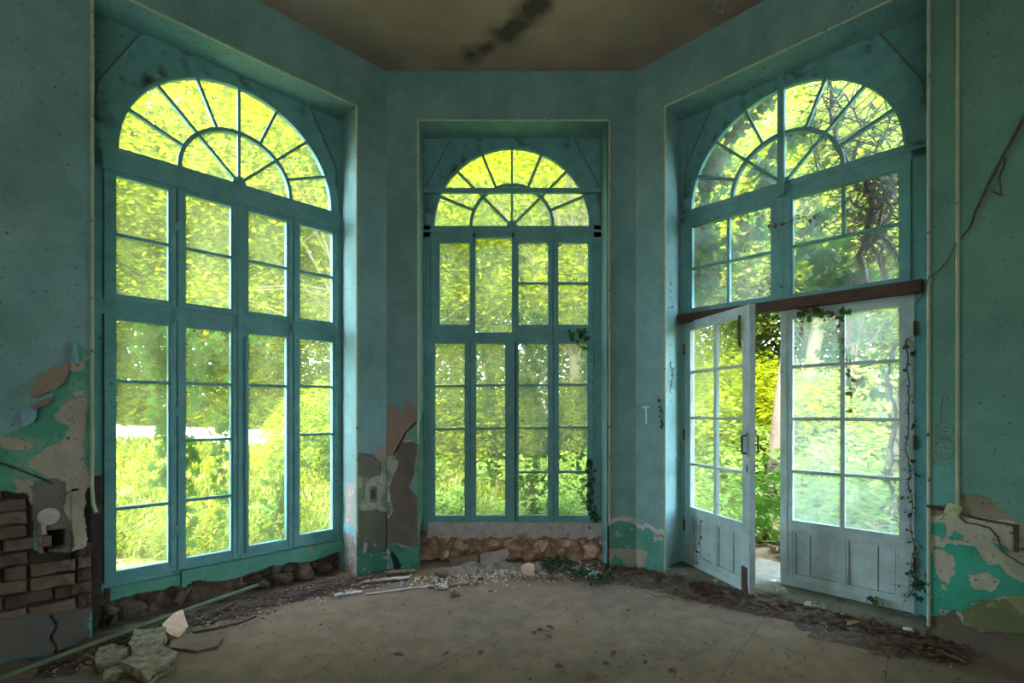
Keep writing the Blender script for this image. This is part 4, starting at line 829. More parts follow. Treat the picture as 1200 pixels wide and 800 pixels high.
worldtube('woody_vine', wl('R', [(1121, 286), (1112, 305), (1100, 318), (1089, 325), (1082, 345), (1074, 356)], -.014), .0035, M['stem'], 'thin lower end of the bare vine crossing the bead over the beam', 'vine')
worldtube('woody_vine', wl('R', [(1177, 180), (1178, 195), (1172, 208), (1173, 222), (1176, 230), (1163, 224)], -.012), .003, M['stem'], 'fine broken rootlet beside the diagonal vine on the right pillar', 'vine')

# ---------------------------------------------------------------- rubble and litter on the floor
def thing_mesh(name, me, loc, rot, scale, label, cat, group=None):
    o = link(name, me, None, None, loc, rot); o.scale = scale; return tag(o, label, cat, group)
def chunkmesh(seed, mat, poly, th):
    "broken slab: irregular outline, rough top, thickness th"
    rg = random.Random(seed); n = len(poly); bm = bmesh.new(); top = [bm.verts.new((x, y, th+rg.uniform(-.15, .15)*th)) for x, y in poly]; bot = [bm.verts.new((x*.94, y*.94, 0)) for x, y in poly]
    bm.faces.new(top); bm.faces.new(bot[::-1])
    for i in range(n): j = (i+1) % n; bm.faces.new((bot[i], bot[j], top[j], top[i]))
    bmesh.ops.triangulate(bm, faces=bm.faces[:]); bmesh.ops.subdivide_edges(bm, edges=bm.edges[:], cuts=1)
    for v in bm.verts: v.co += Vector((rg.uniform(-1, 1), rg.uniform(-1, 1), rg.uniform(-.5, .5)))*th*.12
    me = bpy.data.meshes.new('chunk'); bm.normal_update(); bm.to_mesh(me); bm.free(); me.materials.append(mat); return me
def floor_chunk(px, z, th, seed, mat, name, label, cat, tilt=(0, 0), group=None):
    P = [G(x, y, z+th) for x, y in px]; c = sum(P, Vector())/len(P); c.z = z
    me = chunkmesh(seed, mat, [(p_.x-c.x, p_.y-c.y) for p_ in P], th); o = link(name, me, None, None, c, (tilt[0], tilt[1], 0)); return tag(o, label, cat, group)
PG = 'pale plaster lumps by the brick pillar'
floor_chunk([(111, 766), (116, 758), (133, 754), (149, 758), (152, 768), (135, 774), (115, 778)], .0, .05, 1, M['plaster'], 'plaster_lump', 'pale plaster lump leftmost of the three by the brick pillar', 'rubble', (.05, -.08), PG)
floor_chunk([(152, 752), (160, 738), (175, 738), (196, 735), (197, 742), (190, 756), (170, 760), (158, 760)], .02, .06, 2, M['plaster'], 'plaster_lump', 'pale plaster lump lying behind the other two near the pole', 'rubble', (.15, -.05), PG)
floor_chunk([(141, 775), (160, 766), (178, 757), (208, 764), (206, 771), (186, 780), (174, 790), (166, 786)], .01, .06, 3, M['plaster'], 'plaster_lump', 'largest flat pale plaster slab in front by the brick pillar', 'rubble', (.10, .05), PG)
floor_chunk([(185, 732), (200, 722), (212, 717), (216, 728), (208, 736), (196, 738)], .0, .08, 4, M['pinkstone'], 'broken_brick', 'reddish broken brick lying against the fallen pole', 'brick', (.1, .3))
floor_chunk([(-10, 772), (8, 765), (30, 770), (46, 782), (34, 793), (0, 798), (-20, 790)], .0, .03, 5, M['wood'], 'rubble_slab', 'brownish slab fragment in the corner under the fallen pole', 'rubble')
floor_chunk([(122, 782), (146, 778), (154, 786), (138, 794), (120, 794)], .0, .02, 6, M['plaster'], 'rubble_slab', 'small greenish slab in front of the leftmost plaster lump', 'rubble')
floor_chunk([(198, 742), (225, 741), (262, 745), (256, 756), (230, 762), (200, 758)], .0, .02, 7, M['floor'], 'rubble_slab', 'flat lifted piece of floor screed right of the plaster lumps', 'rubble')
# pole lying along the left wall
pa = G(-30, 806, .03); u_, z_ = UZ('L', 303, 685, .12); pb = WP('L', u_, .12, z_)
worldtube('fallen_pole', [pa, pa.lerp(pb, .35)+Vector((0, 0, .008)), pa.lerp(pb, .7)+Vector((0, 0, .006)), pb], .016, M['pole'], 'long pale green pole lying slantwise under the left window', 'pole', 8)
worldtube('wooden_lath', [G(226, 741, .02), G(250, 737, .025), G(280, 730, .02), (G(300, 722, .03))], .009, M['rust'], 'thin curved reddish lath on the floor under the left window', 'lath')
def plank(a, b, wd_, th, label, mat, z=.01, name='wooden_strip', group='broken strips at the left corner'):
    A = G(*a, z); B = G(*b, z); m_ = (A+B)/2; q = MB().bar(tuple(A-m_), tuple(B-m_), wd_, th, (0, 0, 1)); return tag(link(name, q, mat, None, m_), label, 'board', group)
plank((340, 691), (402, 686), .035, .014, 'pale splintered strip under the right end of the left window', M['white'])
plank((392, 697), (424, 693), .05, .012, 'short pale strip in front of the corner pillar', M['white'])
plank((410, 686), (446, 678), .06, .012, 'pale board at the foot of the corner pillar', M['plaster'])
plank((428, 681), (480, 676), .05, .012, 'pale board lying at the foot of the middle wall', M['white'], .022)
plank((452, 670), (486, 668), .06, .010, 'grey board hard against the middle wall', M['plaster'], .03)
plank((430, 696), (520, 684), .015, .012, 'long thin white strip in front of the corner pillar', M['white'])
plank((92, 763), (126, 778), .012, .008, 'thin white splinter between the pillar and the plaster lumps', M['white'])
plank((500, 688), (560, 683), .03, .014, 'dark lath at the edge of the rubble under the middle window', M['wood'])
# slabs and stones under the middle window
def leaned(px, wplane_, th, mat, name, label, cat, tilt):
    wplane = wplane_-.10; P = [UZ('C', x, y, wplane) for x, y in px]; n = len(P); cu_ = sum(p_[0] for p_ in P)/n; z0 = min(p_[1] for p_ in P); q = MB().prism([(p_[0]-cu_, p_[1]-z0) for p_ in P], -th/2, th/2)
    bm_me = q.mesh(name); return tag(link(name, bm_me, mat, None, WP('C', cu_, wplane, max(z0, .0)), (tilt, 0, 0), fix=True), label, cat)
leaned([(526, 655), (559, 649), (561, 660), (530, 664)], .16, .03, M['wood'], 'leaning_slab', 'dark reddish slab leaning below the middle sill, left of the two', 'slab', -.45)
leaned([(563, 650), (594, 643), (597, 649), (590, 658), (562, 664)], .16, .03, M['slab'], 'leaning_slab', 'grey brown slab leaning below the middle sill, right of the two', 'slab', -.45)
thing_mesh('boulder', PS[1], G(620, 669, .07)+Vector((0, -.02, 0)), (.3, .5, .2), (.19, .16, .15), 'large pinkish stone lying at the centre of the rubble', 'stone')
thing_mesh('boulder', ST[2], G(640, 664, .05)+Vector((0, .04, 0)), (.1, .2, .9), (.20, .16, .09), 'brown flat stone right of the large pinkish one', 'stone')
thing_mesh('boulder', ST[0], G(516, 672, .05), (.1, .2, .4), (.15, .12, .11), 'speckled stone at the left end of the middle rubble', 'stone')
thing_mesh('plaster_lump', variants(M['white'], 1)[0], G(520, 688, .025), (.1, .1, .4), (.10, .09, .07), 'small white plaster lump in front of the speckled stone', 'rubble')
thing_mesh('boulder', variants(M['plaster'], 1)[0], G(532, 693, .03), (.1, .1, .9), (.13, .11, .08), 'grey flat-topped stone alone in front of the middle rubble', 'stone')
thing_mesh('plaster_lump', variants(M['paperwall'], 1)[0], G(694, 674, .04), (.1, .6, .2), (.12, .07, .11), 'pale blue painted plaster piece at the right end of the rubble', 'rubble')
thing_mesh('plaster_lump', variants(M['white'], 1)[0], G(674, 668, .05), (.1, .6, .2), (.08, .07, .07), 'small whitish lump beside the pale blue painted piece', 'rubble')
thing_mesh('plaster_lump', variants(M['white'], 1)[0], G(1063, 737, .045), (.3, .2, .9), (.20, .10, .06), 'long pale lump at the right end of the threshold', 'rubble')
thing_mesh('plaster_lump', variants(M['plaster'], 1)[0], G(1002, 738, .02), (0, .2, .2), (.16, .10, .04), 'flat greyish piece in the dirt before the shut door', 'rubble')
# many small stones: middle rubble heap
rr_ = random.Random(5)
PEB = variants(M['pinkstone'], 3, sub=1)+variants(M['white'], 3, sub=1)+variants(M['stone'], 3, sub=1)
def scatter(n, area, meshes, size, name, label, cat, group, zf=lambda p_: 0, flat=.6):
    for i in range(n):
        x, y = area(rr_); s_ = rr_.uniform(*size); p_ = G(x, y, 0); p_.z = s_*flat*.4+zf(p_); me_ = rr_.choice(meshes); lk = {'pink_rubble_stone': 'pinkish', 'limewashed_stone': 'whitish', 'rubble_stone': 'brown'}[me_.materials[0].name]
        o = link(name, me_, None, None, p_, (rr_.uniform(-.4, .4), rr_.uniform(-.4, .4), rr_.uniform(0, 6))); o.scale = (s_, s_*rr_.uniform(.6, 1), s_*flat); tag(o, label.replace('small', 'small '+lk).replace('pale ', ''), cat, lk+' '+group)
scatter(90, lambda r: (r.gauss(590, 34), 668+abs(r.gauss(0, 6))), PEB, (.025, .07), 'rubble_stone', 'small loose stone in the heap under the middle window', 'stone', 'loose stones under the middle window')
scatter(50, lambda r: (r.uniform(650, 715), r.uniform(663, 678)), PEB[3:], (.02, .07), 'rubble_stone', 'small pale loose stone in the heap by the right corner', 'stone', 'loose stones by the right corner', lambda p_: .02)
scatter(40, lambda r: (r.uniform(470, 530), r.uniform(672, 694)), PEB[3:], (.015, .05), 'rubble_stone', 'small loose stone scattered before the left end of the middle wall', 'stone', 'loose stones before the left end of the middle wall')
scatter(60, lambda r: (lambda t_: (230+t_*190+r.gauss(0, 8), 738-t_*52+r.gauss(0, 5)))(r.random()), PEB, (.012, .04), 'rubble_stone', 'small loose stone in the dirt under the left window', 'stone', 'loose stones under the left window')
# dirt banks
def bank(name, label, line, half, hgt, seed, n=160, m=26, mat=None):
    "low bank of dirt along a floor line (photo points)"
    P = [G(*q_) for q_ in line]; L_ = [0]
    for a, b in zip(P, P[1:]): L_.append(L_[-1]+(b-a).length)
    V = []
    for i in range(n+1):
        d = L_[-1]*i/n; k = max(j for j in range(len(P)-1) if L_[j] <= d+1e-9); t_ = (d-L_[k])/(L_[k+1]-L_[k]); c = P[k].lerp(P[k+1], t_); tg = (P[k+1]-P[k]).normalized(); nn = Vector((-tg.y, tg.x, 0))
        for j in range(m+1):
            s_ = (j/m*2-1); x_ = c+nn*s_*half; env = max(0, 1-s_*s_)*min(1, 6*i/n, 6*(n-i)/n)
            f_ = float(fbm(np.array([x_.x]), np.array([x_.y]), 11, seed, 5)[0]); V.append((x_.x-P[0].x, x_.y-P[0].y, -.006+hgt*env*(f_*1.7-.32)))
    F = [(i*(m+1)+j, (i+1)*(m+1)+j, (i+1)*(m+1)+j+1, i*(m+1)+j+1) for i in range(n) for j in range(m)]
    me = bpy.data.meshes.new(name); me.from_pydata(V, [], F); return tag(link(name, me, mat or M['dirt'], None, (P[0].x, P[0].y, 0), fix=True, smooth=True), label, 'dirt', kind='stuff')
bank('dirt', 'dark bank of dirt and humus along the foot of the doors', [(705, 672), (770, 683), (840, 700), (905, 713), (985, 727), (1060, 745), (1130, 775)], .20, .075, 3)
bank('dirt', 'dark bank of dirt and crumbs under the left window', [(30, 800), (120, 752), (230, 722), (320, 700), (395, 684), (440, 678)], .24, .06, 8)
bank('dirt', 'earthy heap of fine rubble under the middle window', [(500, 672), (560, 668), (620, 668), (700, 669)], .20, .085, 12, 110, 30, M['rdirt'])
bank('dirt', 'flat patch of dark dirt before the shut door', [(930, 735), (980, 742), (1040, 756), (1090, 770)], .17, .05, 15, 90)
# crumbs, twigs and dead leaves too small and many to count
def litter(name, label, n, area, mat, kind_, size, zj=.03):
    rg = np.random.default_rng(sum(map(ord, label))); V = []; F = []
    pts = [area(rr_) for _ in range(n)]
    for i, (x, y) in enumerate(pts):
        p_ = G(x, y, 0); s_ = rg.uniform(*size); a = rg.uniform(0, 2*PI); b = len(V); z0 = rg.uniform(.002, zj); t_ = rg.uniform(-.5, .5, 4)*s_*.7
        if kind_ == 'leaf': C_ = [(-.5, 0), (0, .35), (.5, 0), (0, -.35)]
        elif kind_ == 'twig': C_ = [(-1.4, -.05), (-1.4, .05), (1.4, .05), (1.4, -.05)]
        else: C_ = [(-.5, -.4), (-.35, .4), (.5, .35), (.4, -.4)]
        for k, (cx, cy) in enumerate(C_): V.append((p_.x+(cx*math.cos(a)-cy*math.sin(a))*s_, p_.y+(cx*math.sin(a)+cy*math.cos(a))*s_, z0+abs(t_[k])))
        if kind_ == 'crumb':
            V.append((p_.x, p_.y, z0+s_*.5)); F += [(b, b+1, b+4), (b+1, b+2, b+4), (b+2, b+3, b+4), (b+3, b, b+4)]
        else: F += [(b, b+1, b+2), (b, b+2, b+3)]
    V = np.array(V); c = V.mean(0); c[2] = 0; V = V-c; o = link(name, npmesh(name, V, np.array(F), mat), None, None, tuple(c)); return tag(o, label, name.replace('_', ' '), kind='stuff')
def along(line, sp):
    def f(r):
        k = r.randrange(len(line)-1); t_ = r.random(); (a, b), (c, d) = line[k], line[k+1]; return a+(c-a)*t_+r.gauss(0, sp), b+(d-b)*t_+abs(r.gauss(0, sp*.8))-sp*.3
    return f
RL = [(705, 668), (770, 680), (840, 695), (905, 710), (985, 725), (1060, 745), (1120, 768)]; LL = [(60, 785), (150, 750), (250, 722), (330, 700), (400, 685), (450, 678)]
litter('leaf_litter', 'brown leaf litter strewn along the foot of the doors', 2600, along(RL, 9), M['deadleaf'], 'leaf', (.015, .05), .05)
litter('leaf_litter', 'brown leaf litter strewn under the left window', 1500, along(LL, 9), M['deadleaf'], 'leaf', (.012, .04), .05)
litter('twig_litter', 'dry twigs strewn along the foot of the doors', 900, along(RL, 10), M['stem'], 'twig', (.02, .06), .04)
litter('twig_litter', 'dry twigs strewn under the left window', 500, along(LL, 9), M['stem'], 'twig', (.02, .05), .04)
litter('plaster_crumbs', 'white plaster crumbs in the dirt by the doors', 420, along(RL, 12), M['white'], 'crumb', (.006, .018), .02)
litter('plaster_crumbs', 'white plaster crumbs in the dirt under the left window', 420, along(LL, 11), M['white'], 'crumb', (.006, .02), .02)
litter('plaster_crumbs', 'pale crumbs in front of the middle rubble', 500, along([(480, 682), (560, 676), (640, 672), (710, 672)], 8), M['pinkstone'], 'crumb', (.006, .022), .02)
litter('floor_specks', 'dark specks of leaf and dirt scattered over the open floor', 1000, lambda r: (r.uniform(300, 1150), 690+110*r.random()**1.2), M['deadleaf'], 'leaf', (.005, .026), .008)
litter('floor_specks', 'white specks of plaster scattered before the doors', 160, lambda r: (r.gauss(790, 60), r.uniform(700, 770)), M['white'], 'crumb', (.003, .007), .003)
litter('leaf_litter', 'dark leaf litter at the end of the bank by the right pillar', 700, lambda r: (r.gauss(1085, 28), r.gauss(757, 7)), M['deadleaf'], 'leaf', (.015, .05), .05)
def dleaf(x, y, s_, label, mesh=DL, group='dead leaves on the open floor'):
    o = link('dead_leaf', mesh, None, None, G(x, y, .008), (PI/2+rr_.uniform(-.3, .3), 0, rr_.uniform(0, 6))); o.scale = (s_,)*3; tag(o, label, 'leaf', group)
for x, y, s_, lb, me_ in ((667, 738, .09, 'reddish brown curled leaf at the right end of the row of four', OL), (650, 737, .07, 'dark curled leaf third in the row of four', DL), (637, 736, .06, 'dark curled leaf second in the row of four', DL), (624, 739, .07, 'dark curled leaf at the left end of the row of four', DL), (647, 748, .07, 'dark leaf just in front of the row of four', DL),
                      (701, 790, .09, 'ochre leaf alone near the front of the floor', OL), (662, 781, .09, 'long dark curled leaf near the front of the floor', DL), (716, 770, .07, 'dark crumpled leaf behind the ochre one', DL), (716, 778, .06, 'small dark leaf beside the ochre one', DL), (788, 782, .08, 'dark forked leaf towards the front on the doors side', DL), (572, 694, .05, 'small black leaf before the middle rubble', DL),
                      (560, 768, .07, 'dark crumpled leaf near the front centre of the floor', DL), (520, 768, .05, 'small dark leaf left of the front centre', DL), (474, 768, .08, 'dark leaf scrap on the front left of the open floor', DL), (740, 715, .05, 'small brown leaf before the open door', DL), (757, 773, .05, 'dark leaf scrap behind the forked one', DL)):
    dleaf(x, y, s_, lb, me_)
for x, y, s_, lb in ((834, 688, .10, 'yellow ochre leaf against the threshold left of the open door'), (853, 692, .11, 'rusty orange leaf against the open door foot'), (992, 740, .10, 'tan leaf lying on the dirt before the shut door'), (984, 727, .09, 'small yellow leaf on the dirt under the shut door'), (1024, 739, .11, 'pale tan leaf on the dirt right of the flat greyish piece')):
    dleaf(x, y, s_, lb, OL, 'ochre leaves along the threshold'); bpy.context.scene.collection.objects[-1].location.z = .05
# dark ivy creeping over the rubble
root = empty('creeping_ivy', G(648, 672, 0)); tag(root, 'dark green ivy creeping over the floor at the right of the middle rubble', 'plant')
q = MB(); base = G(648, 672, 0)
line = [(640, 676), (655, 668), (672, 676), (690, 680), (706, 683), (716, 678)]
for k in range(8):
    Pk = [G(x+rr_.gauss(0, 4), y+rr_.gauss(0, 2), rr_.uniform(.02, .08))-base for x, y in line]; q.tube([tuple(p_) for p_ in Pk], .003, 4)
link('stem', q, M['stem'], root)
for i in range(230):
    k = rr_.randrange(5); t_ = rr_.random(); x = line[k][0]*(1-t_)+line[k+1][0]*t_; y = line[k][1]*(1-t_)+line[k+1][1]*t_; s_ = rr_.uniform(.025, .045)
    o = bpy.data.objects.new('leaf', IVD); COL.objects.link(o); o.parent = root; o.location = G(x+rr_.gauss(0, 4), y+rr_.gauss(0, 2.5), 0)-base+Vector((0, 0, rr_.uniform(.015, .10)*(1.2 if k < 2 else .6))); o.scale = (s_,)*3; o.rotation_euler = (rr_.uniform(-1.4, .2), rr_.uniform(0, 6), rr_.uniform(-.8, .8))

# ---------------------------------------------------------------- garden outside
q = MB(); NG = 110; gx = np.linspace(-34, 34, NG+1); gy = np.linspace(-2, 44, 80)
X, Y = np.meshgrid(gx, gy); Z = .02+(fbm(X, Y, .35, 3)-.5)*.35+np.clip(np.hypot(X, Y)-5.5, 0, 11)*.115
room = inpoly(X.ravel(), Y.ravel(), [(x*1.05, y*1.02+.1) for x, y in out]).reshape(X.shape); near = np.clip((np.hypot(X, Y-1)-5.2)/2, 0, 1); Z = np.where(room, -.35, .0+Z*near-.02*(1-near))
V = np.stack([X.ravel(), Y.ravel(), Z.ravel()], 1); i, j = np.meshgrid(np.arange(NG), np.arange(79)); k = (j*(NG+1)+i).ravel()
gme = npmesh('ground', V, np.stack([k, k+1, k+NG+2, k+NG+1], 1), M['ground']); tag(link('ground', gme), kind='structure')
def gz(x, y): return .02+(fbm(x, y, .35, 3)-.5)*.35*np.clip((np.hypot(x, y-1)-5.2)/2, 0, 1)+np.clip(np.hypot(x, y)-5.5, 0, 11)*.115*np.clip((np.hypot(x, y-1)-5.2)/2, 0, 1)
def leafcloud(P, size, rg, flat=.6, droop=0.):
    "quads folded along the midrib at points P"
    n = len(P); nrm = rg.normal(size=(n, 3)); nrm[:, 2] = np.abs(nrm[:, 2])+flat*2.2; nrm /= np.linalg.norm(nrm, axis=1)[:, None]
    t_ = rg.normal(size=(n, 3)); t_ -= nrm*(t_*nrm).sum(1)[:, None]; t_ /= np.linalg.norm(t_, axis=1)[:, None]; b = np.cross(nrm, t_); s_ = (rg.uniform(size[0], size[1], n))[:, None]
    A = P-t_*s_*.5; B = P+b*s_*.30+nrm*s_*.08; C_ = P+t_*s_*.55-np.array([0, 0, 1])*s_*droop; D_ = P-b*s_*.30+nrm*s_*.08
    V = np.stack([A, B, C_, D_], 1).reshape(-1, 3); k = np.arange(n)*4; F = np.stack([np.stack([k, k+1, k+2], 1), np.stack([k, k+2, k+3], 1)], 1).reshape(-1, 3); return V, F
def crown(name, seed, mat, rad=(3.3, 3.3, 3.6), zc=5.4, ncl=175, per=240, leafs=(.07, .13), clr=.62):
    rg = np.random.default_rng(seed); C_ = rg.normal(size=(ncl, 3)); C_ /= np.linalg.norm(C_, axis=1)[:, None]; C_ *= (rg.uniform(.25, 1, ncl)**.5)[:, None]*np.array(rad); C_[:, 2] += zc
    dz = rg.normal(size=(ncl, per, 3))*np.array([clr, clr, clr*.28]); P = (C_[:, None, :]+dz); P[..., 2] -= .12*(dz[..., 0]**2+dz[..., 1]**2)
    V, F = leafcloud(P.reshape(-1, 3), leafs, rg); return npmesh(name, V, F, mat), C_
def branches(C_, seed, r=.13, zt=2.0, h=5.5, lean=(0, 0)):
    rg = random.Random(seed); q = MB(); top = Vector((lean[0], lean[1], h)); T = [Vector((0, 0, -.2)), Vector((lean[0]*.15+.03, lean[1]*.15, h*.3)), Vector((lean[0]*.5-.04, lean[1]*.5, h*.62)), top]
    q.tube([tuple(t_) for t_ in T], [r*1.15, r, r*.8, r*.4], 10); b = MB()
    for c in C_[::2]:
        c = Vector(c); t_ = rg.uniform(.35, 1); k = t_*3; i = min(2, int(k)); s_ = T[i].lerp(T[i+1], k-i)
        if s_.z > c.z: s_ = T[1].lerp(T[2], rg.random())
        m_ = s_.lerp(c, .5)+Vector((rg.uniform(-.2, .2), rg.uniform(-.2, .2), rg.uniform(0, .45))); b.tube([tuple(s_), tuple(s_.lerp(m_, .5)+Vector((0, 0, .1))), tuple(m_), tuple(c)], [r*.38, r*.28, r*.18, r*.06], 5, False)
    return q.mesh('trunk'), b.mesh('branches')
TV = {}
def tree(kind, x, y, s_, rz, label, group, cat='tree', lean=None):
    if kind not in TV:
        spec = dict(yellow=(M['fol1'], 1), mid=(M['fol2'], 2), pale=(M['fol3'], 3), far=(M['fol1'], 4), farpale=(M['fol3'], 5), thin=(M['fol2'], 6), layered=(M['fol1'], 7))[kind]
        kw = dict(far=dict(rad=(4.2, 4.2, 5.2), zc=6.2, ncl=130, per=170, leafs=(.16, .28), clr=.8), farpale=dict(rad=(4.2, 4.2, 5.2), zc=6.2, ncl=120, per=170, leafs=(.16, .28), clr=.8), thin=dict(ncl=80, per=180, zc=5.8, rad=(2.2, 2.2, 3)), layered=dict(ncl=140, per=230, rad=(4.2, 4.2, 3.4), zc=4.9, clr=.66)).get(kind, {})
        me, C_ = crown('crown_'+kind, spec[1], spec[0], **kw); tm, bm_ = branches(C_, spec[1], r=dict(thin=.07, far=.2, farpale=.2, layered=.17).get(kind, .13)); bk = M['palebark'] if kind in ('pale', 'yellow', 'layered') else M['bark']; tm.materials.append(bk); bm_.materials.append(bk); tm.polygons.foreach_set('use_smooth', [True]*len(tm.polygons)); TV[kind] = (me, tm, bm_)
    z = float(gz(np.array([x]), np.array([y]))[0]); r_ = empty('tree', (x, y, z), rz); r_.scale = (s_,)*3; tag(r_, label, cat, group)
    a, b, c = TV[kind]; o = link('crown', a, None, r_); tag(o, kind='stuff'); link('trunk', b, None, r_); o = link('branches', c, None, r_)
    return r_
TG = 'trees of the garden beyond the windows'
for a in (('layered', -3.4, 11.2, .98, .3, 'spreading yellow green tree with pale branches close outside the left window'), ('yellow', -10.2, 9.0, .95, 1.7, 'yellow green tree behind the first pane columns of the left window'), ('yellow', -8.0, 14.5, 1.15, 3.1, 'yellow green tree farther back in the left window'),
          ('layered', -11.5, 14.5, 1.2, 4.0, 'wide yellow green tree at the far left of the left window'), ('yellow', 1.35, 10.6, 1.05, 5.0, 'pale trunked tree in the right half of the middle window'), ('pale', -1.6, 14.0, 1.15, 2.2, 'pale green tree in the left half of the middle window'),
          ('pale', 6.4, 10.6, 1.05, .9, 'pale trunked tree behind the shut door, left pane column'), ('mid', 8.4, 11.0, 1.1, 2.9, 'mid green tree behind the shut door, right pane column'), ('thin', 5.9, 8.6, .8, 4.4, 'slender dark tree close behind the left half of the shut door'), ('pale', 7.0, 15.0, 1.2, 5.5, 'pale green tree far behind the right window'), ('yellow', -6.6, 12.0, 1.3, 2.4, 'tall yellow green tree behind the left fanlight'), ('yellow', -8.5, 12.6, 1.3, .8, 'tall yellow green tree behind the left end of the left fanlight'), ('yellow', 3.2, 13.0, 1.05, 3.9, 'yellow green tree far behind the door gap')):
    tree(*a, TG)
for n_, (x, y, s_, kd, lb) in enumerate(((-17, 17, 1.1, 'far', 'leftmost distant tree beyond the left window'), (-12, 23, 1.2, 'far', 'distant tree in the middle of the left window view'), (-6, 24, 1.25, 'far', 'distant tree near the right edge of the left window view'), (-1, 23, 1.2, 'farpale', 'distant tree behind the left half of the middle window'), (4.5, 22, 1.2, 'farpale', 'distant tree behind the right half of the middle window'), (10, 21, 1.2, 'farpale', 'distant tree behind the door gap'), (15, 17, 1.15, 'farpale', 'distant tree behind the shut door'), (19, 12, 1.1, 'farpale', 'distant tree at the far right edge of the garden'))):
    tree(kd, x, y, s_, n_*1.3, lb, 'distant trees closing the garden')
# leaning trunks
def trunk(P, r, mat, label):
    P = [Vector(p_) for p_ in P]; o = P[0].copy(); q = MB().tube([tuple(p_-o) for p_ in P], r, 10); return tag(link('leaning_tree', q, mat, None, o, smooth=True), label, 'tree trunk', 'bare trunks outside the doors')
def ray(x, y, d): return Vector(((x-600)/580*d, d, 1.5-(y-482)/580*d))
trunk([ray(1040, 640, 5.4), ray(1046, 560, 5.4), ray(1055, 480, 5.45), ray(1075, 380, 5.5), ray(1100, 200, 5.6)], [.09, .08, .07, .06, .05], M['bark'], 'dark leaning trunk close behind the right edge of the shut door')
trunk([ray(928, 600, 9.2), ray(942, 480, 9.2), ray(955, 400, 9.3), ray(980, 290, 9.4), ray(990, 150, 9.5)], [.14, .13, .12, .10, .08], M['palebark'], 'pale leaning trunk behind the left pane column of the shut door')
trunk([ray(975, 590, 9.8), ray(985, 480, 9.8), ray(1002, 370, 9.9), ray(1035, 280, 10), ray(1060, 200, 10)], [.15, .14, .14, .10, .07], M['palebark'], 'pale brown trunk behind the centre of the shut door')
trunk([ray(896, 640, 7.0), ray(905, 560, 7.0), ray(912, 480, 7.05), ray(925, 380, 7.1)], [.09, .08, .07, .05], M['bark'], 'reddish brown trunk low in the door gap')
# bushes
def bush(seed, mat, rad, n, leafs):
    rg = np.random.default_rng(seed); P = rg.normal(size=(n, 3)); P /= np.linalg.norm(P, axis=1)[:, None]; P *= (rg.uniform(.1, 1, n)**.4)[:, None]*np.array(rad); P[:, 2] = np.abs(P[:, 2]); ph = fbm(P[:, 0]+9, P[:, 1]+P[:, 2], 1.6, seed)
    P = P*(0.7+.6*ph)[:, None]; V, F = leafcloud(P, leafs, rg, .8); return npmesh('bush', V, F, mat)
BU = [bush(31, M['fol1'], (1.5, 1.5, 1.8), 16000, (.06, .11)), bush(32, M['under'], (1.3, 1.3, 1.1), 12000, (.08, .15)), bush(33, M['fol2'], (1.5, 1.5, 1.6), 16000, (.06, .11)), bush(34, M['fol3'], (1.6, 1.6, 2.0), 16000, (.07, .12))]
for n_, (x, y, s_, k, lb) in enumerate(((-11.6, 13.2, 1.8, 0, 'yellow green bush at the far left of the garden'), (-8.4, 14.0, 1.9, 0, 'yellow green bush in the middle of the left window view'), (-5.8, 13.6, 1.7, 0, 'yellow green bush behind the left window, third pane column'), (-3.2, 9.0, .9, 2, 'mid green bush behind the last pane column of the left window'),
      (-1.0, 11.0, 1.3, 0, 'yellow green bush behind the middle window, left half'), (.9, 12.2, 1.3, 3, 'pale bush behind the middle window'), (2.4, 10.4, 1.2, 0, 'yellow bush behind the right edge of the middle window'), (3.7, 10.2, 1.25, 0, 'bright yellow green bush behind the door gap'), (4.15, 8.7, 1.05, 0, 'lush yellow green bush filling the door gap'), (5.6, 8.9, .9, 3, 'pale bush behind the shut door'), (7.6, 9.3, 1.2, 3, 'pale bush at the right edge of the shut door view'),
      (9.5, 9.0, 1.3, 2, 'mid green bush beyond the right door jamb'), (4.6, 12.0, 1.3, 3, 'pale bush far behind the door gap'), (1.15, 6.5, .45, 1, 'low dark bush outside the right half of the middle window'), (.35, 6.3, .35, 1, 'low dark bush outside the centre of the middle window'), (-3.0, 6.2, .38, 1, 'low leafy bush outside the right end of the left window'), (6.8, 12.5, 1.4, 3, 'pale bush far behind the shut door'), (-12.5, 11, 1.4, 0, 'yellow bush beyond the left edge of the left window'), (-3.9, 15.5, 1.6, 0, 'far yellow bush behind the pillar between left and middle windows'))):
    z = float(gz(np.array([x]), np.array([y]))[0]); o = link('bush', BU[k], None, None, (x, y, z-.05), (0, 0, n_*.9)); o.scale = (s_,)*3; tag(o, lb, 'bush', 'bushes of the garden')
# pale gravel strip added to paint the bright sunlit clearing
nx_, ny_ = 60, 10; X2, Y2 = np.meshgrid(np.linspace(0, 1, nx_+1), np.linspace(0, 1, ny_+1)); PX = -12.5+9.3*X2; PY = 10.4+1.2*X2+(Y2-.5)*3.6+.3*np.sin(X2*7); PZ = gz(PX, PY)+.03
i, j = np.meshgrid(np.arange(nx_), np.arange(ny_)); k = (j*(nx_+1)+i).ravel(); tag(link('clearing_strip', npmesh('clearing_strip', np.stack([PX.ravel(), PY.ravel(), PZ.ravel()], 1), np.stack([k, k+1, k+nx_+2, k+nx_+1], 1), M['gravel'])), 'pale gravel strip added as the bright clearing behind the left window', kind='structure')
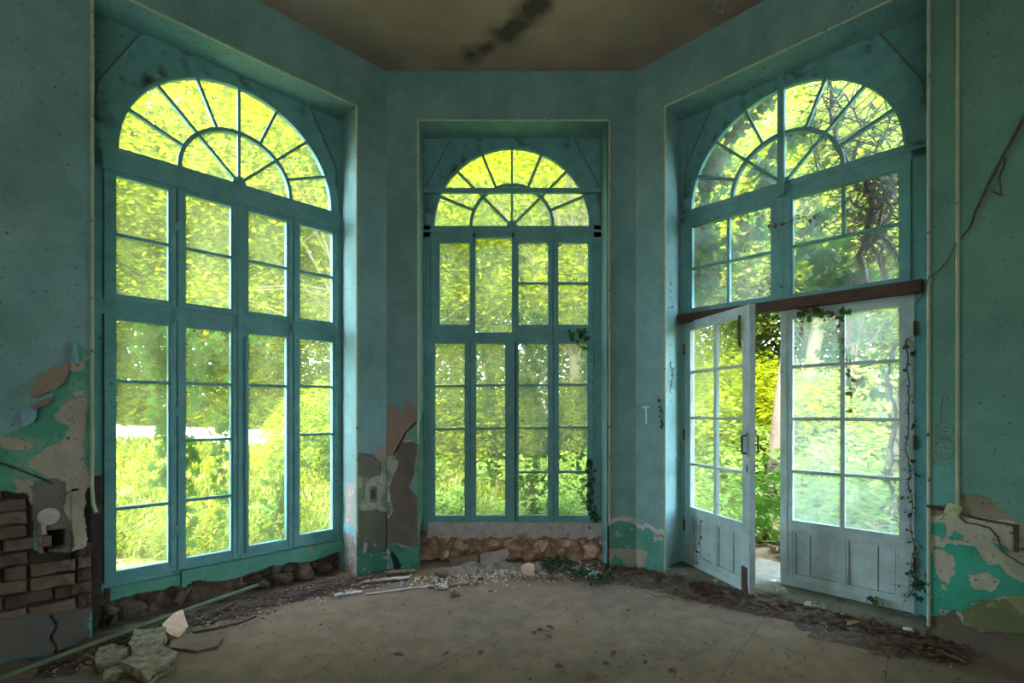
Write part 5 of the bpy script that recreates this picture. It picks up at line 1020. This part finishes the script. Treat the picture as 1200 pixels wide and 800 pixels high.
# ground cover: grass and undergrowth
def region(n, x0, x1, y0, y1, seed, keep):
    rg = np.random.default_rng(seed); x = rg.uniform(x0, x1, n); y = rg.uniform(y0, y1, n); k = keep(x, y) & ~inpoly(x, y, [(a*1.03, b+.12) for a, b in out]); return x[k], y[k], rg
def grass(name, label, n, x0, x1, y0, y1, seed, h, keep=lambda x, y: np.ones(x.shape, bool), wd_=.010):
    x, y, rg = region(n, x0, x1, y0, y1, seed, keep); m_ = len(x); z = gz(x, y)-.02; hh = rg.uniform(*h, m_); a = rg.uniform(0, 2*PI, m_); le = rg.uniform(.2, .9, m_)*hh; d = np.stack([np.cos(a), np.sin(a)], 1); pd = np.stack([-np.sin(a), np.cos(a)], 1)*wd_*rg.uniform(.7, 1.5, m_)[:, None]
    B = np.stack([x, y], 1); V = np.zeros((m_, 5, 3)); V[:, 0, :2] = B-pd; V[:, 1, :2] = B+pd; V[:, 2, :2] = B+d*(le*.35)[:, None]+pd*.8; V[:, 3, :2] = B+d*(le*.35)[:, None]-pd*.8; V[:, 4, :2] = B+d*le[:, None]
    V[:, 0, 2] = z; V[:, 1, 2] = z; V[:, 2, 2] = z+hh*.6; V[:, 3, 2] = z+hh*.6; V[:, 4, 2] = z+hh*.85; k = np.arange(m_)*5
    F = np.concatenate([np.stack([k, k+1, k+2], 1), np.stack([k, k+2, k+3], 1), np.stack([k+3, k+2, k+4], 1)]); o = link(name, npmesh(name, V.reshape(-1, 3), F, M['grass'])); return tag(o, label, 'grass', kind='stuff')
off_strip = lambda x, y: ~((x > -12.4) & (x < -3.3) & (np.abs(y-(10.4+1.2*(x+12.5)/9.3)) < 1.2+.9*(vn(x*1.3, y*1.3, 3)-.5)))
grass('grass', 'long yellow green grass outside the left window', 95000, -13, -2, 5, 14, 41, (.12, .40), off_strip, wd_=.012)
grass('grass', 'short grass outside the middle window', 40000, -2, 3, 5.6, 12, 42, (.06, .22))
def cover(name, label, cat, n, x0, x1, y0, y1, seed, mat, zr, leafs, flat=.8):
    x, y, rg = region(n, x0, x1, y0, y1, seed, lambda x, y: fbm(x, y, 1.2, seed) > .42); P = np.stack([x, y, gz(x, y)+rg.uniform(*zr, len(x))*(.4+1.2*fbm(x, y, 1.5, seed+3))], 1); V, F = leafcloud(P, leafs, rg, flat); return tag(link(name, npmesh(name, V, F, mat)), label, cat, kind='stuff')
cover('undergrowth', 'leafy green undergrowth outside the doors', 'undergrowth', 42000, 2.9, 9.5, 4.4, 11, 51, M['under'], (.02, .75), (.06, .13))
cover('undergrowth', 'pale leafy undergrowth on the slope behind the doors', 'undergrowth', 30000, 3, 12, 7.5, 13, 55, M['fol3'], (.1, 1.1), (.07, .14))
cover('undergrowth', 'low leafy weeds outside the left window', 'undergrowth', 15000, -7, -2, 4.6, 8, 52, M['fol1'], (.02, .28), (.03, .065))
cover('undergrowth', 'low leafy weeds outside the middle window', 'undergrowth', 16000, -2, 3, 5.5, 9, 53, M['under'], (.02, .35), (.05, .10))
cover('leaf_litter', 'brown fallen leaves on the ground outside the doors', 'leaf litter', 16000, 2.2, 6.5, 3.6, 8, 54, M['deadleaf'], (.0, .03), (.05, .10), 1.4)
# leaf litter and a pale step in the door gap
st = G(900, 672, 0); 
tag(link('stone_slab', chunkmesh(9, M['thresh'], [(-.35, -.22), (.4, -.25), (.42, .2), (-.3, .25)], .06), None, None, WP('R', -.15, .75, -.0), (0, 0, -PI/4)), 'pale stone slab outside the open door', 'slab')
# ivy leaves low in the door gap
vine('R', [(884, 620), (890, 600), (905, 585), (900, 560)], 'big leaved ground plant seen low through the door gap', 60, (.07, .13), .22, w=1.3, wj=.25, tw=8, mesh=IV, name='leafy_weed')
bpy.context.view_layer.update()
